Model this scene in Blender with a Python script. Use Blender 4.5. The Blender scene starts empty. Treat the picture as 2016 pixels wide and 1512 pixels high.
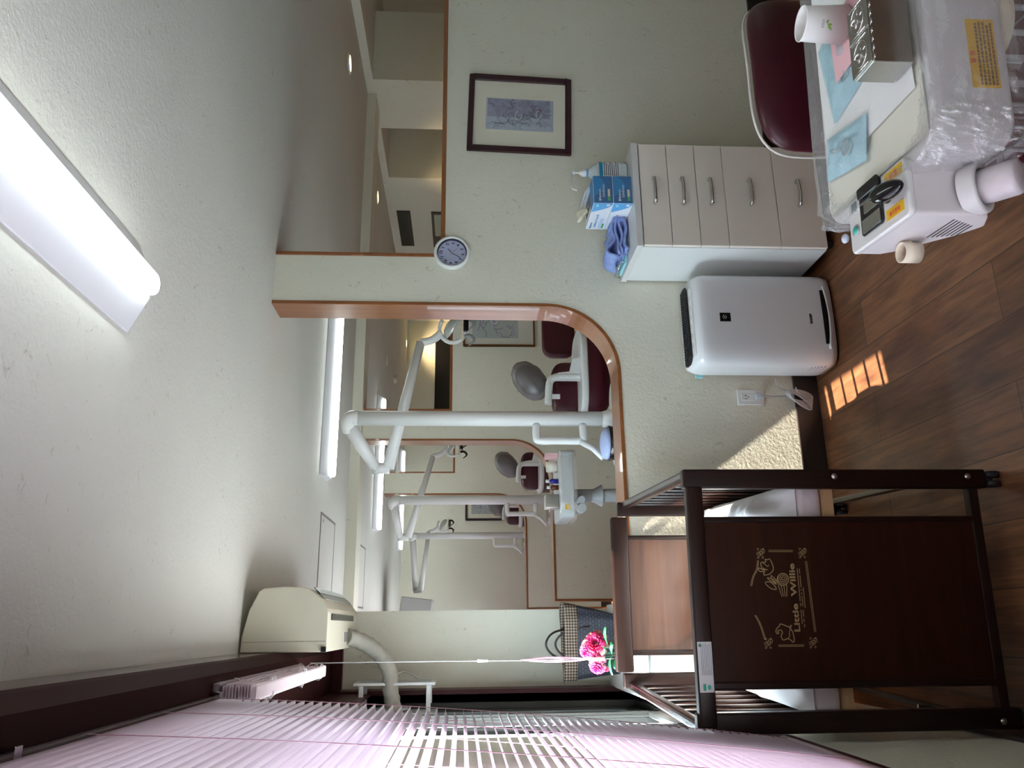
import bpy, bmesh, math, random
from mathutils import Vector, Matrix, noise
from mathutils.geometry import tessellate_polygon
random.seed(7)
sc = bpy.context.scene
COL = sc.collection
PI = math.pi

# ---------------------------------------------------------------- camera, world, sun, exposure
CAMZ, F = 1.56, 1560.0
YAW, PIT, ROL = math.radians(17.05), math.radians(3.5), math.radians(-0.37)
cy, sy, cp, sp = math.cos(YAW), math.sin(YAW), math.cos(PIT), math.sin(PIT)
fwd = Vector((sy*cp, cy*cp, -sp)); rgt = Vector((cy, -sy, 0)); dwn = fwd.cross(rgt)
r2 = math.cos(ROL)*rgt + math.sin(ROL)*dwn
d2 = -math.sin(ROL)*rgt + math.cos(ROL)*dwn
cam_d = bpy.data.cameras.new('camera'); cam = bpy.data.objects.new('camera', cam_d); COL.objects.link(cam)
cam_d.sensor_width = 36; cam_d.lens = F/2016*36; cam_d.clip_start = .02
m = Matrix.Identity(4)                       # the photograph was taken with the phone turned on its side
for i in range(3):
    m[i][0] = d2[i]; m[i][1] = r2[i]; m[i][2] = -fwd[i]
m[0][3], m[1][3], m[2][3] = 0, 0, CAMZ
cam.matrix_world = m
sc.camera = cam
sc.view_settings.view_transform = 'Standard'; sc.view_settings.look = 'None'
sc.view_settings.gamma = 1; sc.view_settings.use_curve_mapping = False
sc.view_settings.exposure = 1.0
sc.cycles.max_bounces = 10; sc.cycles.diffuse_bounces = 6; sc.cycles.transparent_max_bounces = 24
sc.cycles.caustics_reflective = False; sc.cycles.caustics_refractive = False
sc.cycles.sample_clamp_indirect = 6

w = bpy.data.worlds.new('sky'); sc.world = w; w.use_nodes = True
nt = w.node_tree; bg = nt.nodes['Background']
tc = nt.nodes.new('ShaderNodeTexCoord'); sx = nt.nodes.new('ShaderNodeSeparateXYZ'); cr = nt.nodes.new('ShaderNodeValToRGB')
nt.links.new(tc.outputs['Generated'], sx.inputs[0]); nt.links.new(sx.outputs['Z'], cr.inputs[0]); nt.links.new(cr.outputs[0], bg.inputs[0])
cr.color_ramp.elements[0].position = 0.0; cr.color_ramp.elements[0].color = (.35, .37, .38, 1)
cr.color_ramp.elements[1].position = .12; cr.color_ramp.elements[1].color = (.74, .90, 1, 1)
bg.inputs[1].default_value = 15

sd = bpy.data.lights.new('sun', 'SUN'); sun = bpy.data.objects.new('sun', sd); COL.objects.link(sun)
sd.energy = 19; sd.angle = .01; sd.color = (1, .9, .76)
sun.rotation_mode = 'QUATERNION'; sun.rotation_quaternion = Vector((1, .14, -1.42)).to_track_quat('-Z', 'Y')

def portal(x, y0, y1, z0, z1):
    l = bpy.data.lights.new('window_portal', 'AREA'); l.shape = 'RECTANGLE'; l.size = y1-y0; l.size_y = z1-z0
    l.cycles.is_portal = True
    o = bpy.data.objects.new('window_portal', l); COL.objects.link(o)
    o.matrix_world = Matrix.Translation((x, (y0+y1)/2, (z0+z1)/2)) @ Matrix(((0, 0, -1, 0), (1, 0, 0, 0), (0, -1, 0, 0), (0, 0, 0, 1)))
WINDOWS = [(-1.3, 1.9), (2.48, 4.05), (4.9, 6.9), (7.3, 9.3), (9.6, 10.9)]  # gap after the first window made wide to keep sun off crib and floor
for a, b in WINDOWS: portal(-.5, a, b, .7, 1.99)

# ---------------------------------------------------------------- materials
MC = {}
def mat(name, col, rough=.6, metal=0, bump=0, bscale=60, var=0, vscale=4, spec=.5, emit=0, trans=0, alpha=1, stretch=None, coat=0, sub=0, ecol=None):
    if name in MC: return MC[name]
    M = bpy.data.materials.new(name); M.use_nodes = True; MC[name] = M
    n = M.node_tree.nodes; L = M.node_tree.links; b = n['Principled BSDF']
    b.inputs['Base Color'].default_value = (*col, 1); b.inputs['Roughness'].default_value = rough
    b.inputs['Metallic'].default_value = metal; b.inputs['Specular IOR Level'].default_value = spec
    b.inputs['Coat Weight'].default_value = coat; b.inputs['Alpha'].default_value = alpha
    b.inputs['Transmission Weight'].default_value = trans
    if emit:
        b.inputs['Emission Color'].default_value = (*(ecol or col), 1); b.inputs['Emission Strength'].default_value = emit
    T = n.new('ShaderNodeTexCoord'); mp = n.new('ShaderNodeMapping'); L.new(T.outputs['Object'], mp.inputs[0])
    if stretch: mp.inputs['Scale'].default_value = stretch
    if var:
        t = n.new('ShaderNodeTexNoise'); t.inputs['Scale'].default_value = vscale; t.inputs['Detail'].default_value = 6
        L.new(mp.outputs[0], t.inputs[0]); r = n.new('ShaderNodeValToRGB'); L.new(t.outputs[0], r.inputs[0])
        r.color_ramp.elements[0].position = .3; r.color_ramp.elements[1].position = .7
        r.color_ramp.elements[0].color = (*[max(0, c*(1-var)) for c in col], 1)
        r.color_ramp.elements[1].color = (*[min(1, c*(1+var)) for c in col], 1)
        L.new(r.outputs[0], b.inputs['Base Color'])
    if bump:
        t = n.new('ShaderNodeTexNoise'); t.inputs['Scale'].default_value = bscale; t.inputs['Detail'].default_value = 5
        L.new(mp.outputs[0], t.inputs[0]); bp = n.new('ShaderNodeBump'); bp.inputs['Strength'].default_value = bump; bp.inputs['Distance'].default_value = .004
        L.new(t.outputs[0], bp.inputs['Height']); L.new(bp.outputs[0], b.inputs['Normal'])
    return M

def wallpaper(name, col, bstr=.38):
    M = mat(name, col, .8, spec=.25); n = M.node_tree.nodes; L = M.node_tree.links; b = n['Principled BSDF']
    T = n.new('ShaderNodeTexCoord')
    f = n.new('ShaderNodeTexNoise'); f.inputs['Scale'].default_value = 17; f.inputs['Detail'].default_value = 5; f.inputs['Roughness'].default_value = .75; f.inputs['Distortion'].default_value = 1.6
    mp = n.new('ShaderNodeMapping'); mp.inputs['Scale'].default_value = (1, 1, .7); L.new(T.outputs['Object'], mp.inputs[0]); L.new(mp.outputs[0], f.inputs[0])
    r = n.new('ShaderNodeValToRGB'); L.new(f.outputs[0], r.inputs[0])
    e = r.color_ramp.elements; e[0].position = .62; e[0].color = (*col, 1); e[1].position = .70; e[1].color = (col[0]*.72, col[1]*.69, col[2]*.62, 1)
    g = n.new('ShaderNodeTexNoise'); g.inputs['Scale'].default_value = 1.6; g.inputs['Detail'].default_value = 3; L.new(T.outputs['Object'], g.inputs[0])
    mx = n.new('ShaderNodeMix'); mx.data_type = 'RGBA'; mx.blend_type = 'MULTIPLY'; mx.inputs[0].default_value = .14
    L.new(r.outputs[0], mx.inputs[6]); L.new(g.outputs[0], mx.inputs[7]); L.new(mx.outputs[2], b.inputs['Base Color'])
    h = n.new('ShaderNodeTexNoise'); h.inputs['Scale'].default_value = 75; h.inputs['Detail'].default_value = 4; h.inputs['Roughness'].default_value = .6; L.new(T.outputs['Object'], h.inputs[0])
    ad = n.new('ShaderNodeMath'); ad.operation = 'ADD'; L.new(h.outputs[0], ad.inputs[0]); L.new(f.outputs[0], ad.inputs[1])
    bp = n.new('ShaderNodeBump'); bp.inputs['Strength'].default_value = bstr; bp.inputs['Distance'].default_value = .005
    L.new(ad.outputs[0], bp.inputs['Height']); L.new(bp.outputs[0], b.inputs['Normal'])
    return M

def wood(name, dark, light, axis='z', rough=.35, scale=1.0, bump=.15, coat=0, spec=.5):
    M = mat(name, light, rough, coat=coat, spec=spec); n = M.node_tree.nodes; L = M.node_tree.links; b = n['Principled BSDF']
    T = n.new('ShaderNodeTexCoord'); mp = n.new('ShaderNodeMapping'); L.new(T.outputs['Object'], mp.inputs[0])
    s = [22*scale]*3; s['xyz'.index(axis)] = 1.3*scale; mp.inputs['Scale'].default_value = s
    t = n.new('ShaderNodeTexNoise'); t.inputs['Scale'].default_value = 2.2; t.inputs['Detail'].default_value = 8; t.inputs['Roughness'].default_value = .65; t.inputs['Distortion'].default_value = .5
    L.new(mp.outputs[0], t.inputs[0]); r = n.new('ShaderNodeValToRGB'); L.new(t.outputs[0], r.inputs[0])
    r.color_ramp.elements[0].position = .3; r.color_ramp.elements[0].color = (*dark, 1); r.color_ramp.elements[1].position = .68; r.color_ramp.elements[1].color = (*light, 1)
    L.new(r.outputs[0], b.inputs['Base Color'])
    bp = n.new('ShaderNodeBump'); bp.inputs['Strength'].default_value = bump; bp.inputs['Distance'].default_value = .001; L.new(t.outputs[0], bp.inputs['Height']); L.new(bp.outputs[0], b.inputs['Normal'])
    return M

def floor_mat():
    M = mat('plank_floor', (.2, .09, .045), .42); n = M.node_tree.nodes; L = M.node_tree.links; b = n['Principled BSDF']
    T = n.new('ShaderNodeTexCoord'); mp = n.new('ShaderNodeMapping'); L.new(T.outputs['Object'], mp.inputs[0])
    mp.inputs['Rotation'].default_value = (0, 0, -PI/2); mp.inputs['Location'].default_value = (.35, .835, 0)
    br = n.new('ShaderNodeTexBrick'); L.new(mp.outputs[0], br.inputs[0]); br.offset = .37; br.offset_frequency = 2; br.squash = 1
    br.inputs['Scale'].default_value = 1; br.inputs['Brick Width'].default_value = 1.2; br.inputs['Row Height'].default_value = .187
    br.inputs['Mortar Size'].default_value = .0018; br.inputs['Mortar Smooth'].default_value = .1; br.inputs['Bias'].default_value = 0
    br.inputs['Color1'].default_value = (.0, .0, .0, 1); br.inputs['Color2'].default_value = (1, 1, 1, 1); br.inputs['Mortar'].default_value = (.3, .3, .3, 1)
    r1 = n.new('ShaderNodeValToRGB'); L.new(br.outputs['Color'], r1.inputs[0])
    r1.color_ramp.elements[0].color = (.155, .067, .030, 1); r1.color_ramp.elements[1].color = (.225, .105, .050, 1)
    m2 = n.new('ShaderNodeMapping'); L.new(T.outputs['Object'], m2.inputs[0]); m2.inputs['Scale'].default_value = (20, 1.3, 1)
    g = n.new('ShaderNodeTexNoise'); g.inputs['Scale'].default_value = 2.4; g.inputs['Detail'].default_value = 9; g.inputs['Roughness'].default_value = .7; g.inputs['Distortion'].default_value = .6; L.new(m2.outputs[0], g.inputs[0])
    r2_ = n.new('ShaderNodeValToRGB'); L.new(g.outputs[0], r2_.inputs[0]); e = r2_.color_ramp.elements
    e[0].position = .3; e[0].color = (.5, .48, .5, 1); e[1].position = .65; e[1].color = (1.25, 1.2, 1.15, 1)
    m3 = n.new('ShaderNodeMapping'); L.new(T.outputs['Object'], m3.inputs[0]); m3.inputs['Scale'].default_value = (7, 2, 1)
    k = n.new('ShaderNodeTexNoise'); k.inputs['Scale'].default_value = 1.3; k.inputs['Detail'].default_value = 4; L.new(m3.outputs[0], k.inputs[0])
    r3 = n.new('ShaderNodeValToRGB'); L.new(k.outputs[0], r3.inputs[0]); e = r3.color_ramp.elements
    e[0].position = .33; e[0].color = (.55, .48, .52, 1); e[1].position = .55; e[1].color = (1.1, 1.08, 1.05, 1)
    a = n.new('ShaderNodeMix'); a.data_type = 'RGBA'; a.blend_type = 'MULTIPLY'; a.inputs[0].default_value = 1; L.new(r1.outputs[0], a.inputs[6]); L.new(r2_.outputs[0], a.inputs[7])
    c = n.new('ShaderNodeMix'); c.data_type = 'RGBA'; c.blend_type = 'MULTIPLY'; c.inputs[0].default_value = 1; L.new(a.outputs[2], c.inputs[6]); L.new(r3.outputs[0], c.inputs[7])
    d = n.new('ShaderNodeMix'); d.data_type = 'RGBA'; L.new(br.outputs['Fac'], d.inputs[0]); L.new(c.outputs[2], d.inputs[6]); d.inputs[7].default_value = (.05, .025, .015, 1)
    L.new(d.outputs[2], b.inputs['Base Color'])
    bp = n.new('ShaderNodeBump'); bp.inputs['Strength'].default_value = .35; bp.inputs['Distance'].default_value = .001; bp.invert = True
    s = n.new('ShaderNodeMath'); s.operation = 'ADD'; L.new(br.outputs['Fac'], s.inputs[0]); sc_ = n.new('ShaderNodeMath'); sc_.operation = 'MULTIPLY'; sc_.inputs[1].default_value = .3; L.new(g.outputs[0], sc_.inputs[0]); L.new(sc_.outputs[0], s.inputs[1])
    L.new(s.outputs[0], bp.inputs['Height']); L.new(bp.outputs[0], b.inputs['Normal'])
    return M

def film(name, tint, gloss=.25, clear=.6, rough=.12, bump=.5, bscale=35):
    """thin clear plastic or glass: part see-through, part milky, part shiny"""
    M = bpy.data.materials.new(name); M.use_nodes = True; MC[name] = M; n = M.node_tree.nodes; L = M.node_tree.links
    n.remove(n['Principled BSDF']); out = n['Material Output']
    tr = n.new('ShaderNodeBsdfTransparent'); tr.inputs[0].default_value = (1, 1, 1, 1)
    di = n.new('ShaderNodeBsdfDiffuse'); di.inputs[0].default_value = (*tint, 1)
    gl = n.new('ShaderNodeBsdfGlossy'); gl.inputs['Roughness'].default_value = rough
    m1 = n.new('ShaderNodeMixShader'); m1.inputs[0].default_value = clear; L.new(di.outputs[0], m1.inputs[1]); L.new(tr.outputs[0], m1.inputs[2])
    m2 = n.new('ShaderNodeMixShader'); m2.inputs[0].default_value = gloss; L.new(m1.outputs[0], m2.inputs[1]); L.new(gl.outputs[0], m2.inputs[2]); L.new(m2.outputs[0], out.inputs[0])
    if bump:
        T = n.new('ShaderNodeTexCoord'); t = n.new('ShaderNodeTexNoise'); t.inputs['Scale'].default_value = bscale; t.inputs['Detail'].default_value = 5; t.inputs['Distortion'].default_value = 1.5; L.new(T.outputs['Object'], t.inputs[0])
        bp = n.new('ShaderNodeBump'); bp.inputs['Strength'].default_value = bump; bp.inputs['Distance'].default_value = .01; L.new(t.outputs[0], bp.inputs['Height']); L.new(bp.outputs[0], gl.inputs['Normal'])
    return M

def translucent(name, col, tcol, f=.5, rough=.4):
    M = bpy.data.materials.new(name); M.use_nodes = True; MC[name] = M; n = M.node_tree.nodes; L = M.node_tree.links
    b = n['Principled BSDF']; b.inputs['Base Color'].default_value = (*col, 1); b.inputs['Roughness'].default_value = rough
    t = n.new('ShaderNodeBsdfTranslucent'); t.inputs[0].default_value = (*tcol, 1)
    mx = n.new('ShaderNodeMixShader'); mx.inputs[0].default_value = f; L.new(b.outputs[0], mx.inputs[1]); L.new(t.outputs[0], mx.inputs[2]); L.new(mx.outputs[0], n['Material Output'].inputs[0])
    return M

WALL = wallpaper('pale_wallpaper', (.765, .75, .635))
CEIL = wallpaper('ceiling_paper', (.70, .705, .655), .35)
FLOOR = floor_mat()
TRIM = wood('orange_wood_trim', (.20, .066, .018), (.32, .115, .034), 'z', .28, .6, .05, coat=.3)
TRIMX = wood('orange_wood_sill', (.20, .066, .018), (.32, .115, .034), 'x', .28, .6, .05, coat=.3)
DARK = mat('dark_baseboard', (.022, .015, .014), .45)
PELM = mat('red_brown_lacquer', (.06, .022, .022), .2, bump=.12, bscale=25)
PELM2 = mat('dark_red_wood', (.065, .014, .017), .4, spec=.2)
BLKF = mat('dark_aluminium', (.05, .05, .045), .35, .6)
CRIBV = wood('crib_wood_upright', (.008, .0026, .0018), (.020, .0065, .004), 'z', .4, 1, .2, spec=.3)
CRIBX = wood('crib_wood_rail', (.008, .0026, .0018), (.024, .008, .0045), 'x', .4, 1, .2, spec=.3)
CRIBY = wood('crib_wood_side_rail', (.007, .0026, .0018), (.020, .007, .0045), 'y', .25, 1, .2)
CRIBP = wood('crib_panel_wood', (.017, .0042, .0016), (.038, .010, .0035), 'x', .45, .7, .15, spec=.22)
PALEW = mat('pale_pine', (.55, .36, .19), .6)
WHITE = mat('white_plastic', (.72, .73, .72), .35)
OFFW = mat('white_laminate', (.66, .65, .64), .4)
DRAW = mat('drawer_laminate', (.80, .74, .66), .4)
IVORY = mat('ivory_plastic', (.66, .62, .50), .4, var=.06, vscale=3)
IVORY2 = mat('cream_plastic', (.70, .62, .48), .45)
BLACK = mat('black_plastic', (.008, .008, .009), .25)
GLOSSB = mat('gloss_black', (.006, .006, .007), .06)
CHROME = mat('chrome', (.75, .75, .76), .12, 1)
STEEL = mat('brushed_steel', (.50, .49, .46), .28, 1, bump=.2, bscale=90)
GREYM = mat('grey_metal', (.38, .40, .41), .4)
BURG = mat('burgundy_vinyl', (.055, .004, .012), .33, bump=.12, bscale=160)
LAMPW = mat('lamp_white', (.74, .75, .74), .3)
TUBE = mat('lit_tube', (1, 1, .98), .5, emit=9, ecol=(.90, 1, .97))
LAMPB = mat('lamp_body', (.70, .71, .76), .25)
WARM = mat('warm_downlight', (1, .8, .3), .5, emit=9, ecol=(1, .78, .25))
PINKP = translucent('pink_blind_plastic', (.47, .37, .43), (.66, .50, .60), .07, .3)
PINKC = mat('pink_cord', (.6, .32, .42), .5)
CLOTH = mat('white_cotton', (.80, .79, .81), .9, bump=.3, bscale=30)
YEL = mat('yellow_label', (.72, .42, .01), .45)
RED = mat('red_print', (.65, .08, .03), .6)
INK = mat('dark_print', (.06, .06, .07), .7)
GOLD = mat('gold_print', (.36, .26, .12), .55)
BLUE1 = mat('light_blue_print', (.12, .38, .72), .45)
BLUE2 = mat('deep_blue_print', (.06, .17, .36), .45)
BLUE3 = mat('mid_blue_print', (.05, .25, .52), .45)
GREEN = mat('green_print', (.12, .42, .12), .5)
TEAL = mat('teal_print', (.02, .36, .26), .5)
CARD = mat('white_card', (.74, .76, .82), .5)
TOWEL = mat('blue_towel', (.26, .34, .66), .95, bump=.6, bscale=140, var=.12, vscale=30)
AQUA = mat('aqua_plastic', (.30, .66, .72), .3)
FILM = film('clear_film', (.80, .80, .81), .17, .86, .05, .9, 24)
BAGF = film('grey_cover_film', (.17, .155, .16), .11, .35, .2, .9, 22)
GLASS = film('window_glass', (.7, .8, .8), .10, .98, .02, 0)
PAPERP = mat('pink_paper', (.78, .47, .50), .7)
CUP = mat('cup_paper', (.78, .76, .74), .6)
POUCH = film('blue_pouch', (.45, .72, .82), .16, .72, .12, .8, 60)
STEM = mat('leaf_green', (.03, .20, .08), .5, var=.3, vscale=30)

# ---------------------------------------------------------------- geometry helpers
class G:
    def __init__(s): s.v = []; s.f = []; s.m = []; s.k = 0; s.sm = []
    def mi(s, k): s.k = k; return s
    def add(s, vs, fs, smooth=False):
        o = len(s.v); s.v += [Vector(p) for p in vs]
        for f in fs: s.f.append([i+o for i in f]); s.m.append(s.k); s.sm.append(smooth)
        return s
    def box(s, x0, x1, y0, y1, z0, z1):
        x0, x1 = sorted((x0, x1)); y0, y1 = sorted((y0, y1)); z0, z1 = sorted((z0, z1))
        v = [(x, y, z) for z in (z0, z1) for y in (y0, y1) for x in (x0, x1)]
        return s.add(v, [(0, 2, 3, 1), (4, 5, 7, 6), (0, 1, 5, 4), (2, 6, 7, 3), (0, 4, 6, 2), (1, 3, 7, 5)])
    def obox(s, c, h, R):
        g = G().box(-h[0], h[0], -h[1], h[1], -h[2], h[2]); c = Vector(c)
        return s.add([c + R @ p for p in g.v], g.f)
    def tube(s, pts, r, n=10, caps=True, closed=False):
        P = [Vector(p) for p in pts]; N = len(P); R = r if isinstance(r, (list, tuple)) else [r]*N
        vs = []; prev = None
        for i, p in enumerate(P):
            a = P[(i-1) % N] if (closed or i) else p; b = P[(i+1) % N] if (closed or i < N-1) else p
            t = (b-a).normalized() if (b-a).length > 1e-9 else Vector((0, 0, 1))
            if prev is None:
                q = Vector((0, 0, 1)) if abs(t.z) < .9 else Vector((1, 0, 0)); u = t.cross(q).normalized()
            else:
                u = prev - t*prev.dot(t); u = u.normalized() if u.length > 1e-6 else t.orthogonal().normalized()
            prev = u; w_ = t.cross(u)
            for k in range(n): vs.append(p + R[i]*(math.cos(2*PI*k/n)*u + math.sin(2*PI*k/n)*w_))
        fs = []
        for i in range(N if closed else N-1):
            j = (i+1) % N
            for k in range(n): fs.append((i*n+k, i*n+(k+1) % n, j*n+(k+1) % n, j*n+k))
        s.add(vs, fs, True)
        if caps and not closed: s.add(vs[:n], [tuple(range(n))[::-1]]); s.add(vs[-n:], [tuple(range(n))])
        return s
    def cyl(s, a, b, r0, r1=None, n=24): return s.tube([a, b], [r0, r0 if r1 is None else r1], n)
    def lathe(s, prof, c=(0, 0, 0), n=28, R=None, sx=1, sy=1):
        c = Vector(c); vs = []
        for r, z in prof:
            for k in range(n):
                p = Vector((sx*r*math.cos(2*PI*k/n), sy*r*math.sin(2*PI*k/n), z)); vs.append(c + (R @ p if R else p))
        fs = [(i*n+k, i*n+(k+1) % n, (i+1)*n+(k+1) % n, (i+1)*n+k) for i in range(len(prof)-1) for k in range(n)]
        return s.add(vs, fs, True)
    def prism(s, poly, ax, a, b):
        def P(p, q): return {'x': (q, p[0], p[1]), 'y': (p[0], q, p[1]), 'z': (p[0], p[1], q)}[ax]
        n = len(poly); T = tessellate_polygon([[Vector((p[0], p[1], 0)) for p in poly]])
        vs = [P(p, a) for p in poly]+[P(p, b) for p in poly]
        return s.add(vs, [tuple(t) for t in T]+[tuple(q+n for q in t) for t in T]+[(i, (i+1) % n, n+(i+1) % n, n+i) for i in range(n)])
    def ell(s, c, r, R=None, n=20, m_=12):
        vs = []; fs = []; c = Vector(c)
        for i in range(m_+1):
            a = PI*i/m_
            for k in range(n):
                p = Vector((r[0]*math.sin(a)*math.cos(2*PI*k/n), r[1]*math.sin(a)*math.sin(2*PI*k/n), r[2]*math.cos(a))); vs.append(c + (R @ p if R else p))
        for i in range(m_):
            for k in range(n): fs.append((i*n+k, (i+1)*n+k, (i+1)*n+(k+1) % n, i*n+(k+1) % n))
        return s.add(vs, fs, True)
    def rbox(s, x0, x1, y0, y1, z0, z1, r=.03, e=.01, n=6, m_=3):
        """box with rounded plan corners r and rounded top and bottom edges e"""
        def loop(d, z):
            o = []; rr = max(r-d, .0005)
            for cx, cy_, a0 in ((x1-d-rr, y1-d-rr, 0), (x0+d+rr, y1-d-rr, PI/2), (x0+d+rr, y0+d+rr, PI), (x1-d-rr, y0+d+rr, 1.5*PI)):
                for i in range(n+1):
                    a = a0 + PI/2*i/n; o.append((cx+rr*math.cos(a), cy_+rr*math.sin(a), z))
            return o
        L = []
        for i in range(m_+1): a = PI/2*i/m_; L.append(loop(e*(1-math.sin(a)), z0+e*(1-math.cos(a))))
        for i in range(m_+1): a = PI/2*i/m_; L.append(loop(e*(1-math.cos(a)), z1-e*(1-math.sin(a))))
        N = len(L[0]); vs = [p for l in L for p in l]
        fs = [(i*N+k, i*N+(k+1) % N, (i+1)*N+(k+1) % N, (i+1)*N+k) for i in range(len(L)-1) for k in range(N)]
        s.add(vs, fs, True); s.add(L[0], [tuple(range(N))[::-1]]); s.add(L[-1], [tuple(range(N))]); return s
    def grid(s, fn, nu, nv, smooth=True):
        vs = [fn(i/nu, j/nv) for i in range(nu+1) for j in range(nv+1)]
        fs = [(i*(nv+1)+j, (i+1)*(nv+1)+j, (i+1)*(nv+1)+j+1, i*(nv+1)+j+1) for i in range(nu) for j in range(nv)]
        return s.add(vs, fs, smooth)
    def ribbon(s, path, w_, fn, h=.0006):
        """flat stroke: 2-D path of width w_, placed by fn(u, v, depth)"""
        n = len(path); a = []; b = []
        for i, p in enumerate(path):
            q0 = path[max(i-1, 0)]; q1 = path[min(i+1, n-1)]; d = Vector((q1[0]-q0[0], q1[1]-q0[1])); d = d.normalized() if d.length else Vector((1, 0))
            a.append((p[0]-d.y*w_/2, p[1]+d.x*w_/2)); b.append((p[0]+d.y*w_/2, p[1]-d.x*w_/2))
        vs = [fn(*p, h) for p in a] + [fn(*p, h) for p in b]
        return s.add(vs, [(i, i+1, n+i+1, n+i) for i in range(n-1)])
    def xf(s, M): s.v = [M @ p for p in s.v]; return s
    def build(s, name, mats, parent=None, bevel=0, fix=False, solid=0, seg=2):
        me = bpy.data.meshes.new(name); off = WO(parent)
        me.from_pydata([tuple(p-off) for p in s.v], [], s.f)
        for i, p in enumerate(me.polygons): p.material_index = s.m[i]; p.use_smooth = s.sm[i]
        for x in (mats if isinstance(mats, (list, tuple)) else [mats]): me.materials.append(x)
        bm = bmesh.new(); bm.from_mesh(me); bmesh.ops.remove_doubles(bm, verts=bm.verts, dist=1e-6)
        if not fix: bmesh.ops.recalc_face_normals(bm, faces=bm.faces)
        bm.to_mesh(me); bm.free()
        o = bpy.data.objects.new(name, me); COL.objects.link(o)
        if parent: o.parent = parent
        if solid:
            q = o.modifiers.new('t', 'SOLIDIFY'); q.thickness = solid; q.offset = 0
        if bevel:
            q = o.modifiers.new('b', 'BEVEL'); q.width = bevel; q.segments = seg; q.limit_method = 'ANGLE'; q.angle_limit = .6
        return o
def WO(p):
    v = Vector((0, 0, 0))
    while p: v += p.location; p = p.parent
    return v
def tag(o, label, cat, group=None, kind=None):
    if label: o['label'] = label
    if cat: o['category'] = cat
    if group: o['group'] = group
    if kind: o['kind'] = kind
    return o
def thing(name, label, cat, loc, group=None):
    o = bpy.data.objects.new(name, None); o.empty_display_size = .05; COL.objects.link(o); o.location = loc
    return tag(o, label, cat, group)
def S(o): o['kind'] = 'structure'; return o
def dup(root, off, label=None):
    r = root.copy(); COL.objects.link(r); r.location = root.location + Vector(off)
    if label: r['label'] = label
    for ch in list(root.children):
        c = ch.copy(); COL.objects.link(c); c.parent = r
        for g in list(ch.children):
            d = g.copy(); COL.objects.link(d); d.parent = c
    return r
def text(s, size, M, parent, o, right, up, name='lettering', depth=.0004, align='CENTER', bold=0, sx_=1):
    c = bpy.data.curves.new('t', 'FONT'); c.body = s; c.size = size; c.extrude = depth/2; c.align_x = align; c.align_y = 'CENTER'; c.offset = bold; c.resolution_u = 3
    t = bpy.data.objects.new('t', c); COL.objects.link(t)
    me = bpy.data.meshes.new_from_object(t.evaluated_get(bpy.context.evaluated_depsgraph_get()))
    bpy.data.objects.remove(t); bpy.data.curves.remove(c)
    r = Vector(right).normalized(); u = Vector(up).normalized(); n = r.cross(u); off = Vector(o) - WO(parent)
    for v in me.vertices: v.co = off + r*v.co.x*sx_ + u*v.co.y + n*v.co.z
    me.materials.clear(); me.materials.append(M)
    ob = bpy.data.objects.new(name, me); COL.objects.link(ob)
    if parent: ob.parent = parent
    return ob
def rot(ax, a): return Matrix.Rotation(a, 3, ax)
def arc(cx, cz, r, a0, a1, n=14): return [(cx+r*math.cos(a0+(a1-a0)*i/n), cz+r*math.sin(a0+(a1-a0)*i/n)) for i in range(n+1)]
def smooth_path(P, n=6):
    P = [Vector(p) for p in P]; out = []
    for i in range(len(P)-1):
        p0 = P[max(i-1, 0)]; p1 = P[i]; p2 = P[i+1]; p3 = P[min(i+2, len(P)-1)]
        for k in range(n):
            t = k/n; out.append(.5*((2*p1)+(-p0+p2)*t+(2*p0-5*p1+4*p2-p3)*t*t+(-p0+3*p1-3*p2+p3)*t**3))
    return out + [P[-1]]

# ---------------------------------------------------------------- the building
H = 2.4
S(G().box(-.45, 5.7, -1.6, 11.3, -.06, 0).build('floor', FLOOR))
S(G().box(-.45, 5.7, -1.6, 11.3, H, H+.06).build('ceiling', CEIL))
S(G().box(-.45, 5.7, -1.68, -1.6, 0, H).build('wall_back', WALL))
S(G().box(-.45, 5.7, 11.15, 11.25, 0, H).build('wall_far', WALL))
# window wall: parapet, head board, piers; hidden one behind the blind widened to block sun
wl = G().box(-.42, -.305, -1.6, 11.15, 0, .68)
wl.box(-.45, -.305, -1.6, -1.3, .68, H)
for (a, b), (c, d) in zip(WINDOWS, WINDOWS[1:]):
    if c-b > .2: wl.box(-.45, -.305, b, c, .68, H)
wl.box(-.45, -.305, 10.9, 11.15, .68, H).box(-.45, -.305, -1.3, 10.9, 2.02, H)
S(wl.build('wall_left', WALL))
S(G().box(-.304, -.298, 2.04, 4.15, 1.985, 2.2).build('trim_1', PELM2))
S(G().box(-.42, -.285, -1.3, 4.19, .68, .70).build('trim_2', PELM2, bevel=.003))
S(G().box(-.42, -.285, 4.05, 4.195, .70, 2.14).build('trim_3', PELM2))
# column at the end of the window run and the brown board above it
S(G().box(-.304, .082, 4.2, 4.45, 0, H).build('wall_column', WALL))
S(G().box(-.304, -.085, 4.16, 4.195, 2.145, H).build('trim_4', PELM2))
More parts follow.
